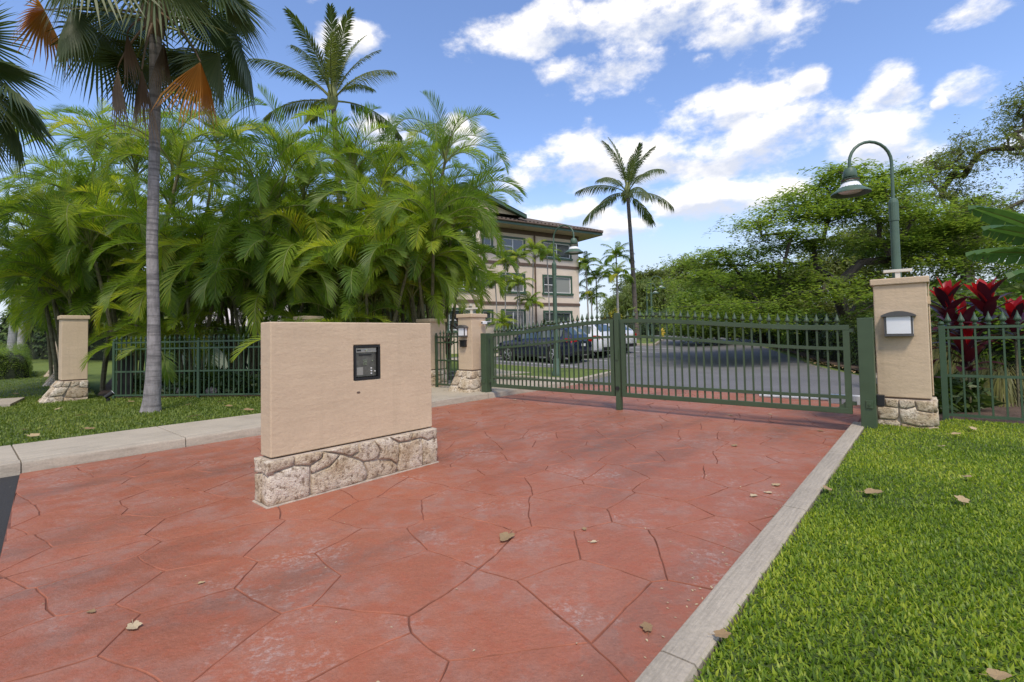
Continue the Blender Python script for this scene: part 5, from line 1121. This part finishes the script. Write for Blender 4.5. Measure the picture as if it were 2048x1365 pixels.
tree('kiawe_tree', 'tall airy tree with dark twisted limbs at the upper right edge', (25.6, 27, 0.3), layered(25, 26.5, [(20.5, 8.9), (21.2, 9.7), (22.7, 10.7), (24, 11.2), (25.4, 12.0), (26.6, 13.4), (27.8, 14.8), (30, 15.4), (32.5, 14)], 2.2, 75, 1.15, 0.5, 6.0, 33), 'kiawe', 380, 0.16, 0.32, 0.45, 0.28, 33, fork=0.45, spray=7, jag=1.1, droop=0.5)
tree('kiawe_tree', 'mid-height drab tree behind the layered tree at far right', (25, 30, 0.4), layered(24, 30, [(18, 5.5), (20, 7.6), (23, 8.3), (26, 8.2), (30, 8.6), (34, 8)], 2.5, 85, 1.4, 0.8, 1.5, 35), 'kiawe', 420, 0.22, 0.4, 0.4, 0.3, 35, fork=0.3, spray=7)
tree('rain_tree', 'lower green tree left of and behind the layered tree', (17, 33, 0.6), layered(16.5, 33, [(11.9, 3.4), (13, 4.6), (15, 5.4), (17, 5.6), (20, 5.6)], 2.5, 75, 1.3, 0.5, 1.4, 37), 'monkey', 560, 0.22, 0.45, 0.6, 0.25, 37, spray=7)
tree('feathery_tree', 'pale feathery tree at the far end of the court behind the street lamps', (17.5, 60, 1.8), layered(17, 60, [(12.5, 5.0), (14, 7.2), (16, 8.3), (18, 8.2), (20, 7.0), (22, 5.2)], 2.5, 60, 1.7, 1.0, 2.4, 41), 'feather', 300, 0.38, 0.22, 0.2, 0.3, 41, spray=7, droop=1.2)
tree('far_tree', 'dark spreading tree rising behind the pale feathery one', (23, 66, 2), layered(23, 66, [(15, 8.6), (17.5, 10.2), (20, 10.3), (22, 10.6), (24, 11.6), (26, 11.2), (28.5, 9.5), (31, 8.6), (34, 8)], 3, 75, 1.7, 0.9, 4.0, 43), 'kiawe', 260, 0.36, 0.4, 0.5, 0.35, 43, spray=6)
tree('far_tree', 'green tree mass between the far dark tree and the layered tree', (30, 58, 1.8), layered(30, 58, [(22.5, 4.5), (25, 7.0), (28, 7.6), (32, 8.2), (36, 8.2)], 3, 70, 1.8, 1.0, 2.2, 47), 'feather', 270, 0.36, 0.4, 0.4, 0.35, 47, spray=6)
tree('far_tree', 'dim tree behind the roadside palms at the far left', (-46, 62, 2), layered(-46, 62, [(-56, 7), (-50, 9), (-45, 9.5), (-40, 8), (-36, 6)], 3, 60, 2.2, 1.3, 2.5, 49), 'kiawe', 180, 0.45, 0.5, 0.4, 0.4, 49)
tree('far_tree', 'dark tree mass behind the areca palms at left', (-14, 30, 0.5), layered(-14, 30, [(-25, 5), (-20, 7.5), (-15, 8), (-10, 8.5), (-7, 8)], 2, 60, 1.8, 1.1, 1.5, 51), 'kiawe', 240, 0.32, 0.45, 0.4, 0.3, 51)

# ------------------------------------------------------------------ hedges, vines, bedding
def mound(name, label, cat, path, leafm, dens, size, asp, seed, core='hedge', group=None, kind=None):
    """clipped or rambling hedge: path of (x, y, halfwidth, height), leaves on and just under the surface"""
    g = np.random.default_rng(seed); path = [np.array(p, float) for p in path]; base = path[0]
    def tip(p, q): d = p[:2]-q[:2]; d /= np.hypot(*d); e = p[:2] + d*p[2]*0.55; m = p[:2] + d*p[2]*0.35; return [np.array([*e, p[2]*0.25, p[3]*0.45]), np.array([*m, p[2]*0.75, p[3]*0.85])]
    a_, b_ = tip(path[0], path[1]), tip(path[-1], path[-2]); path = a_ + path + b_[::-1]
    t = thing(name, label, cat, (base[0], base[1], gz(base[1])), 0, group); C = []; Nn = []; cv = []; S = 12
    for i in range(len(path)-1):
        p, q = path[i], path[i+1]; d = q[:2]-p[:2]; L_ = np.hypot(*d); d /= L_; nrm = np.array([-d[1], d[0]]); n = int(max(L_, 0.5*max(p[2], q[2]))*(p[2]+q[2]+p[3]+q[3])*dens*(1.6 if i in (0, 1, len(path)-3, len(path)-2) else 0.62))
        s = g.uniform(0, 1, n); a = g.uniform(0, np.pi, n); hw = p[2]+(q[2]-p[2])*s; hh = p[3]+(q[3]-p[3])*s
        lump = 0.88 + 0.22*np.sin(s*L_*2.1 + a*2.2) * np.sin(s*L_*0.9 + 1.3*i) + g.normal(0, 0.05, n)
        cx = np.sign(np.cos(a))*np.abs(np.cos(a))**0.6*hw*lump; czz = np.abs(np.sin(a))**0.6*hh*lump
        pos = p[:2][None] + (q[:2]-p[:2])[None]*s[:, None] + nrm[None]*cx[:, None]; C.append(np.stack([pos[:, 0], pos[:, 1], np.array([gz(y) for y in pos[:, 1]]) + czz], 1))
        nn = np.stack([nrm[0]*np.cos(a), nrm[1]*np.cos(a), np.sin(a)], 1); Nn.append(nn)
    V = []; 
    for i, p in enumerate(path):
        d = path[min(i+1, len(path)-1)][:2]-path[max(i-1, 0)][:2]; d /= np.hypot(*d); nrm = np.array([-d[1], d[0]])
        for k in range(S+1):
            a = np.pi*k/S; cx = np.sign(np.cos(a))*abs(np.cos(a))**0.6*p[2]*0.82; cz_ = abs(np.sin(a))**0.6*p[3]*0.82; xy = p[:2]+nrm*cx; V.append((xy[0], xy[1], gz(xy[1]) + cz_ - 0.02))
    F = [(i*(S+1)+k, (i+1)*(S+1)+k, (i+1)*(S+1)+k+1, i*(S+1)+k+1) for i in range(len(path)-1) for k in range(S)]
    mb = MB(); mb.add(V, F + [tuple(range(S+1)), tuple(reversed(range(len(V)-S-1, len(V))))]); wpart('core_fill', mb, [M['hedgecore']], t)  # solid dark core added inside the leaves so the mound isn't see-through
    C = np.concatenate(C); Nn = np.concatenate(Nn); V, q = leaf_quads(C, Nn*1.2, size, asp, g, 0.4, 0.3); V = V - np.array([t.location.x, t.location.y, t.location.z])
    obj('foliage', np_mesh('foliage', V, q, None, [M[leafm]]), t); return t
def DH(a, b, w, h): p = D2(a, b); return (p[0], p[1], w, h)
mound('hedge', 'dark rambling hedge along the right side of the parking court', 'hedge', [DH(5.2, 5.3, 0.9, 1.7), DH(8, 5.0, 1.1, 1.9), DH(12.5, 3.5, 1.2, 2.0), DH(16.8, 1.9, 1.3, 1.9), DH(24, -1.1, 1.4, 1.8), DH(31.6, -3.9, 1.4, 1.7)], 'hedge', 330, 0.13, 0.55, 61)
mound('vine', 'bright green vine sprawling over the hedge beside the right gate pillar', 'vine', [DH(4.4, 5.4, 0.9, 1.95), DH(7.0, 5.3, 1.2, 2.35), DH(10.5, 4.6, 1.2, 2.1), DH(13, 3.7, 0.9, 1.9)], 'vine', 300, 0.12, 0.8, 63)
mound('vine', 'yellow-green vine patch spilling from the hedge midway along the court', 'vine', [DH(20.5, 0.0, 0.9, 1.9), DH(23, -1.0, 1.2, 2.15), DH(26, -2.0, 0.8, 1.8)], 'vine', 200, 0.14, 0.8, 65)
mound('hedge', 'low mixed hedge closing the far end of the court', 'hedge', [DH(32.0, -4.2, 1.2, 1.4), DH(34.5, -8, 1.3, 1.4), DH(36.5, -13, 1.3, 1.5), DH(38, -19, 1.3, 1.4)], 'ground_plant', 110, 0.2, 0.5, 67)
mound('hedge', 'dense green undergrowth under the trees behind the court', 'hedge', [(14, 52, 2.5, 2.6), (20, 50, 2.5, 3.0), (26, 46, 2.5, 3.2), (30, 40, 2.5, 3.4), (28, 32, 2.2, 3.0), (22, 24, 2.0, 2.6), (18, 15, 2.0, 2.4), (14, 11, 1.5, 1.9)], 'hedge', 80, 0.24, 0.5, 69)
mound('hedge', 'dark leafy screen behind the pavilion and areca palms', 'hedge', [(-34, 34, 2.0, 4.0), (-24, 31, 2.0, 4.4), (-16, 30, 2.0, 4.6), (-9, 30, 2.0, 4.6), (-5, 29, 1.5, 4.0)], 'hedge', 70, 0.28, 0.5, 77)
mound('box_hedge', 'clipped box hedge beside the street pillars at left', 'hedge', [(-19.6, 18.9, 0.62, 1.28), (-20.4, 19.7, 0.64, 1.3), (-23.5, 22.6, 0.64, 1.3)], 'monkey', 900, 0.06, 0.6, 71)
mound('shrub', 'yellow-leaved shrub among the palms right of the building', 'shrub', [(6.9, 36.0, 0.5, 2.3), (7.5, 36.2, 0.6, 2.6), (8.0, 36.4, 0.4, 2.1)], 'yellowleaf', 90, 0.16, 0.5, 73)
mound('shrub', 'round green shrub by the ground-floor window of the building', 'shrub', [(2.4, 32.6, 0.5, 2.0), (3.1, 33.0, 0.6, 2.1), (3.6, 33.3, 0.4, 1.8)], 'ground_plant', 120, 0.16, 0.4, 75)
def scatter(name, label, poly_or_rect, n, size, asp, leafm, z0, z1, seed):
    g = np.random.default_rng(seed); x0, x1, y0, y1 = poly_or_rect; k = max(1, n//14); c = np.stack([g.uniform(x0, x1, k), g.uniform(y0, y1, k), g.uniform(z0, z1, k)], 1)
    C = np.repeat(c, 14, 0) + g.normal(0, 0.03, (k*14, 3)); V, q = leaf_quads(C, None, size, asp, g, 0.15, 0.1)
    tag(obj(name, np_mesh(name, V, q, None, [M[leafm]])), label, 'plants', kind='stuff')
scatter('bedding_plants', 'dark leafy ground cover under the areca palms behind the left fence', (-9.6, -2.6, 11.7, 14.5), 9000, 0.26, 0.28, 'ground_plant', 0.1, 0.55, 81)
scatter('bedding_plants', 'low leafy plants at the foot of the right fence', (6.2, 7.5, 7.55, 8.4), 2200, 0.22, 0.25, 'ground_plant', 0.1, 0.5, 83)
def tuft(name, label, rect, n, L, W, mat, z, seed):
    g = np.random.default_rng(seed); P = np.stack([g.uniform(rect[0], rect[1], n), g.uniform(rect[2], rect[3], n)], 1); V, q, t3 = blades(P, z, L, W, 1.1, seed); tag(obj(name, np_mesh(name, V, q, t3, [M[mat]])), label, 'grass', kind='stuff')
tuft('ornamental_grass', 'tall straw-green ornamental grass behind the right fence', (7.6, 11.2, 7.9, 10.2), 2600, 1.25, 0.014, 'straw', 0.07, 85)
scatter('silver_shrub_leaves', 'pale green leafy shrub mass behind the ti plants at right edge', (8.6, 12, 9.6, 11.2), 5200, 0.20, 0.30, 'feather', 0.4, 2.2, 87)
# ti plants
def blade_leaf(name, L, W, elev, curve, mat, seed, fold=0.25):
    K = 6; mb = MB(); P = Vector((0, 0, 0)); V = []
    for k in range(K + 1):
        s = k/K; th = elev - curve*s**1.4; T = Vector((math.cos(th), 0, math.sin(th))); w = W*0.5*(math.sin(math.pi*min(1, 0.08 + s*0.92))**0.6 if s < 1 else 0.04); N_ = Vector((-T.z, 0, T.x))
        V += [P + Vector((0, w, 0)) + N_*w*fold, P, P - Vector((0, w, 0)) + N_*w*fold]; P = P + T*(L/K)
    mb.add(V, [(3*k+i, 3*k+3+i, 3*k+4+i, 3*k+1+i) for k in range(K) for i in (0, 1)]); return mb.mesh(name, [M[mat]], True)
TI = {m: [blade_leaf('leaf', 0.46, 0.155, e, c, m, i) for i, (e, c) in enumerate([(1.38, 0.2), (1.08, 0.35), (0.8, 0.6), (0.45, 1.0)])] for m in ('ti_red', 'ti_dark')}
def ti(label, base, h, seed, nred=10, ndark=18, s=0.95):
    t = thing('ti_plant', label, 'plant', base, 0, 'red ti plants behind the right fence'); g = random.Random(seed)
    part('cane', MB().tube([(0, 0, 0), (0.02, 0.01, h*0.6), (0, 0, h)], 0.018, 6), [M['canebark']], t, True)
    for k in range(nred + ndark):
        red = k < nred; i = (0 if k < 2 else 1) if red else (1 if k < nred+3 else (2 if k < nred + ndark*0.6 else 3))
        obj('leaf', TI['ti_red' if red else 'ti_dark'][i], t, (0, 0, h - (0.01*k if red else 0.04 + 0.028*(k-nred))), rot=(g.uniform(-.1, .1), g.uniform(-.1, .1), k*2.4 + g.uniform(-.3, .3)), scale=s*g.uniform(0.85, 1.1))
ti('bright red ti plant nearest the right gate pillar', (6.98, 7.75, 0.08), 1.72, 1); ti('bright red ti plant second from the right gate pillar', (7.72, 7.85, 0.08), 1.76, 2)
ti('red ti plant third from the right gate pillar, near the frame edge', (8.25, 7.95, 0.08), 1.45, 6, 5, 15); ti('dark maroon ti plant half hidden between the two bright red ones', (7.4, 7.95, 0.08), 1.35, 7, 2, 16, 1.1)
ti('dark maroon ti plant low behind the fence bars', (7.15, 7.62, 0.08), 0.95, 3, 2, 12, 1.05); ti('maroon ti plant squeezed between pillar and fence', (6.42, 7.75, 0.08), 1.25, 4, 3, 13, 1.0); ti('small maroon ti plant low beside the right pillar', (6.33, 7.55, 0.08), 0.75, 5, 2, 11, 0.9)
for i, (x, y, h, lab) in enumerate([(-1.35, 12.6, 1.6, 'dark spiky cordyline behind the pedestrian gate'), (-1.75, 12.9, 1.05, 'short dark cordyline left behind the pedestrian gate')]):
    t = thing('cordyline', lab, 'plant', (x, y, 0.1)); g = random.Random(70+i); part('cane', MB().tube([(0, 0, 0), (0, 0, h)], 0.02, 6), [M['canebark']], t)
    for k in range(22): obj('leaf', TI['ti_dark'][k % 3], t, (0, 0, h-0.012*k), rot=(0, 0, k*2.4), scale=(0.95, 0.4, 0.95))
# banana
def banana_leaf(name, L, W, elev, curve, seed):
    g = random.Random(seed); K = 16; mb = MB(); P = Vector((0, 0, 0)); C = []; 
    for k in range(K + 1):
        s = k/K; th = elev - curve*s**1.3; T = Vector((math.cos(th), 0, math.sin(th))); C.append((P.copy(), T)); P = P + T*(L/K)
    mb.tube([c[0] for c in C], [0.028*(1-0.85*k/K) for k in range(K+1)], 5, 1, False)
    for sd in (-1, 1):
        for k in range(2, K):
            (p, T), (q, T2) = C[k], C[k+1]; N_ = Vector((-T.z, 0, T.x))
            def w(s): return W*0.5*max(0.03, math.sin(math.pi*min(1, 0.06 + 0.94*(s-0.1)/0.9))**0.6)
            dz = -0.18*W + g.uniform(-0.03, 0.03); sp = g.choice([0, 0, 0, 0.04])
            a = p + Vector((0, sd*w(k/K), 0)) + N_*0.02 + Vector((0, 0, dz)) + T*(L/K*0.5); b = q + Vector((0, sd*w((k+1)/K), 0)) + Vector((0, 0, dz)) + T2*(L/K*0.5 - sp)
            pm_ = p + Vector((0, sd*w(k/K)*0.5, 0)) + N_*0.05*W + T*(L/K*0.2); qm = q + Vector((0, sd*w((k+1)/K)*0.5, 0)) + N_*0.05*W + T2*(L/K*0.2)
            mb.add([p, q, qm, pm_, a, b], [(0, 1, 2, 3), (3, 2, 5, 4)], 0)
    return mb.mesh(name, [M['banana'], M['arecastem']], True)
t = thing('banana_plant', 'banana plant with broad torn leaves reaching in at the right edge', 'banana plant', (11.0, 9.5, 0.5))
part('pseudostem', MB().tube([(0, 0, 0), (0.02, 0, 1.3), (0, 0, 2.6)], [0.13, 0.11, 0.07], 10), [M['banana']], t, True)
for k, (e, c, az, z, s) in enumerate([(0.75, 0.35, 172, 2.55, 0.95), (0.45, 0.45, 186, 2.45, 0.95), (0.18, 0.28, 178, 2.25, 1.05), (0.0, 0.2, 190, 2.0, 0.9), (0.9, 0.7, 60, 2.6, 1), (0.7, 0.9, -40, 2.5, 1), (1.3, 0.4, 110, 2.6, 1)]): obj('leaf', banana_leaf('leaf', 1.9, 0.56, e, c, 90+k), t, (0, 0, z), rot=(R(25), 0, R(az)), scale=s*0.95)

# ------------------------------------------------------------------ small things on the ground
t = thing('utility_cover', 'flat grey utility cover set in the left lawn', 'cover', (-11.6, 10.7, 0.10)); part('slab', MB().prism([(-10.62, 10.25), (-11.62, 11.55), (-12.7, 10.9), (-11.8, 9.6)], 0.10, 0.165).add([], []), [M['concrete']], t).location = -Vector(t.location)
t = thing('garden_spotlight', 'small black garden spotlight at the foot of the left fence', 'spotlight', (-9.05, 10.85, 0.10), R(40))
part('stake', MB().tube([(0, 0, -0.02), (0, 0, 0.08)], 0.035, 8), [M['black']], t); part('head', MB().tube([(-0.06, 0, 0.10), (0.08, 0.0, 0.20)], [0.04, 0.055], 12), [M['black']], t); part('lens', MB().tube([(0.081, 0, 0.2005), (0.086, 0, 0.204)], 0.048, 12), [M['lens']], t)
def rock(label, loc, s, seed):
    mb = MB(); V = []; n = 10; rows = 6; g = random.Random(seed)
    for j in range(rows + 1):
        ph = math.pi*j/rows
        for k in range(n):
            th = 2*math.pi*k/n; p = Vector((math.sin(ph)*math.cos(th), math.sin(ph)*math.sin(th), math.cos(ph))); r = s*(1 + 0.45*noise.noise(p*1.7 + Vector((seed, 0, 0)))); V.append(p*r*0.9)
    mb.add(V, [(j*n+k, (j+1)*n+k, (j+1)*n+(k+1) % n, j*n+(k+1) % n) for j in range(rows) for k in range(n)]); tag(obj('rock', mb.mesh('rock', [M['lava']], True), None, loc, g.uniform(0, 6)), label, 'rock', 'rocks under the palms')
M['lava'] = plain('grey_rock', (0.16, 0.15, 0.145), 0.95, 0, 0.45, 7, 0.9, 18, 0.05)
RK = ['grey rock at the far left under the palms behind the fence', 'grey rock second from left under the palms, near the fan palm trunk', 'grey rock in the middle under the palms behind the fence', 'grey rock fourth from left under the palms behind the fence', 'grey rock beside the left edge of the keypad wall, behind the fence']
for i in range(5):
    g = random.Random(40+i); rock(RK[i], (-8.9 + i*0.78 + g.uniform(-.2, .2), 11.75 + g.uniform(0, 0.5), 0.14), g.uniform(0.14, 0.26), i*3.1)
def dry_leaf_mesh(seed, L=0.11, lobes=5, stem=0.05):
    g = random.Random(seed); n = 26; V = []
    for k in range(n):
        a = 2*math.pi*k/n; r = L*0.5*(0.62 + 0.30*abs(math.cos(a*lobes/2)) + g.uniform(-0.08, 0.08)); x, y = r*1.25*math.cos(a), r*0.85*math.sin(a); V.append((x, y, 0.004 + 0.16*abs(y) + 0.10*x*x/L + g.uniform(0, 0.006)))
    V.append((0, 0, 0.004)); mb = MB(); mb.add(V, [(k, (k+1) % n, n) for k in range(n)])
    if stem: mb.tube([(-L*0.45, 0, 0.006), (-L*0.45-stem, 0.004, 0.010)], 0.0018, 4, 0, False)
    return mb.mesh('fallen_leaf', [M['dry']])
DL = [dry_leaf_mesh(i, 0.115, 5 if i % 2 else 3) for i in range(5)]
LEAVES = [((-0.07, 3.39), 1.5, 'large lobed dry leaf with long stem in the middle of the drive'), ((-1.89, 2.43), 0.9, 'curled tan leaf near the lower left of the drive'), ((-2.22, 2.57), 0.5, 'small leaf at the lower left, beside the curled tan one'), ((0.49, 3.52), 0.5, 'small pale leaf right of the large lobed leaf'), ((0.52, 3.30), 0.5, 'small pale leaf just below its twin right of the large lobed leaf'),
 ((3.61, 8.10), 0.9, 'yellow leaf on the drive in front of the gate, left'), ((4.23, 6.73), 0.9, 'leaf on the drive close to the end of the right kerb'), ((2.69, 5.96), 1.0, 'yellow leaf on the drive midway to the gate'), ((2.02, 4.15), 0.8, 'leaf on the drive near the kerb joint'), ((2.18, 4.22), 0.7, 'curled leaf between two others near the kerb joint'), ((2.36, 4.42), 0.9, 'dry leaf lodged against the right kerb'), ((0.61, 2.34), 0.8, 'dull leaf lying in a joint by the near kerb'), ((-1.83, 2.85), 0.4, 'tiny pale leaf scrap on the left of the drive'), ((4.28, 8.12), 0.8, 'dry leaf under the right gate leaf'), ((0.03, 10.55), 0.9, 'dry leaf by the foot of the left kerb at the gate')]
for i, ((x, y), s, lab) in enumerate(LEAVES): tag(obj('fallen_leaf', DL[i % 5], None, (x, y, 0.004), random.uniform(0, 6.28), scale=s*0.8), lab, 'leaf', 'fallen leaves')
RLV = [((2.78, 3.81), 1.3, 'pale heart-shaped leaf on the right lawn'), ((3.29, 3.61), 1.2, 'brown leaf on the right lawn right of the pale one'), ((3.85, 4.16), 0.9, 'small brown leaf farther up the right lawn'), ((4.57, 5.22), 1.0, 'dry leaf on the right lawn below the fence'), ((5.75, 6.11), 1.1, 'dry leaf on the right lawn near the fence'), ((5.27, 5.82), 1.0, 'dry leaf on the right lawn near the stone pillar foot'), ((0.86, 2.08), 0.7, 'yellow leaf at the lawn edge by the near kerb'), ((2.50, 3.93), 0.9, 'brown leaf tucked against the kerb on the lawn'), ((1.75, 1.81), 0.7, 'brown leaf sunk in the grass at lower right')]
for i, ((x, y), s, lab) in enumerate(RLV): tag(obj('fallen_leaf', DL[(i+2) % 5], None, (x, y, 0.125), rot=(0.2, -0.15, random.uniform(0, 6.28)), scale=s*0.8), lab, 'leaf', 'fallen leaves')
LLV = [(-7.22, 7.17), (-6.60, 6.69), (-6.24, 7.15), (-7.60, 8.50), (-8.15, 10.36), (-6.49, 9.69), (-6.08, 10.07), (-5.48, 9.35), (-5.38, 8.14), (-4.78, 8.77), (-8.79, 9.39), (-12.8, 12.5)]
LLAB = ['dry leaf at the left image edge on the left lawn, near the sidewalk', 'dry leaf nearest the sidewalk at lower left of the lawn', 'tan leaf on the left lawn near the second sidewalk joint', 'dry leaf on the left lawn below the corner pillar', 'dry leaf at the foot of the left fence near the spotlight', 'dry leaf on the left lawn just right of the fan palm trunk', 'dry leaf by the left fence post behind the fan palm', 'dry leaf between the fan palm and the keypad wall', 'dry leaf by the sidewalk right of the fan palm trunk', 'dry leaf on the lawn close to the keypad wall edge', 'dry leaf in front of the sloped stone foot of the corner pillar', 'dry leaf beyond the utility cover at far left']
for i, (x, y) in enumerate(LLV): tag(obj('fallen_leaf', DL[i % 5], None, (x, y, 0.15), rot=(0.2, 0.1, random.uniform(0, 6.28)), scale=random.uniform(0.9, 1.4)), LLAB[i], 'leaf', 'fallen leaves on the left lawn')
g = np.random.default_rng(95); n = 260; u = g.uniform(0, 1, n); aa = 4 + u*24; bb = np.interp(aa, ra, rb) + np.abs(g.normal(0, 0.35, n))*-1 + 0.45
C = np.array([(*D2(a, b), gz(D2(a, b)[1]) + (0.02 if b < np.interp(a, ra, rb) else 0.09)) for a, b in zip(aa, bb)]); V, q = leaf_quads(C, None, 0.10, 0.7, g, 0.8)
tag(obj('leaf_litter', np_mesh('leaf_litter', V, q, None, [M['dry']])), 'brown leaf litter along the hedge foot at the court edge', 'leaves', kind='stuff')

# small debris: bits of leaf and twig caught along the kerb and strewn on the drive
g = np.random.default_rng(97); n = 420; aa = g.uniform(-8, 3.4, n); bb = np.where(g.uniform(0, 1, n) < 0.5, 3.37 - np.abs(g.normal(0, 0.10, n)), g.uniform(-3.2, 3.3, n))
C = np.array([(*D2(a, b), 0.004) for a, b in zip(aa, bb)]); V, q = leaf_quads(C, None, 0.017, 0.6, g, 0.9)
tag(obj('debris', np_mesh('debris', V, q, None, [M['dry']])), 'small leaf and twig bits strewn on the red drive', 'debris', kind='stuff')
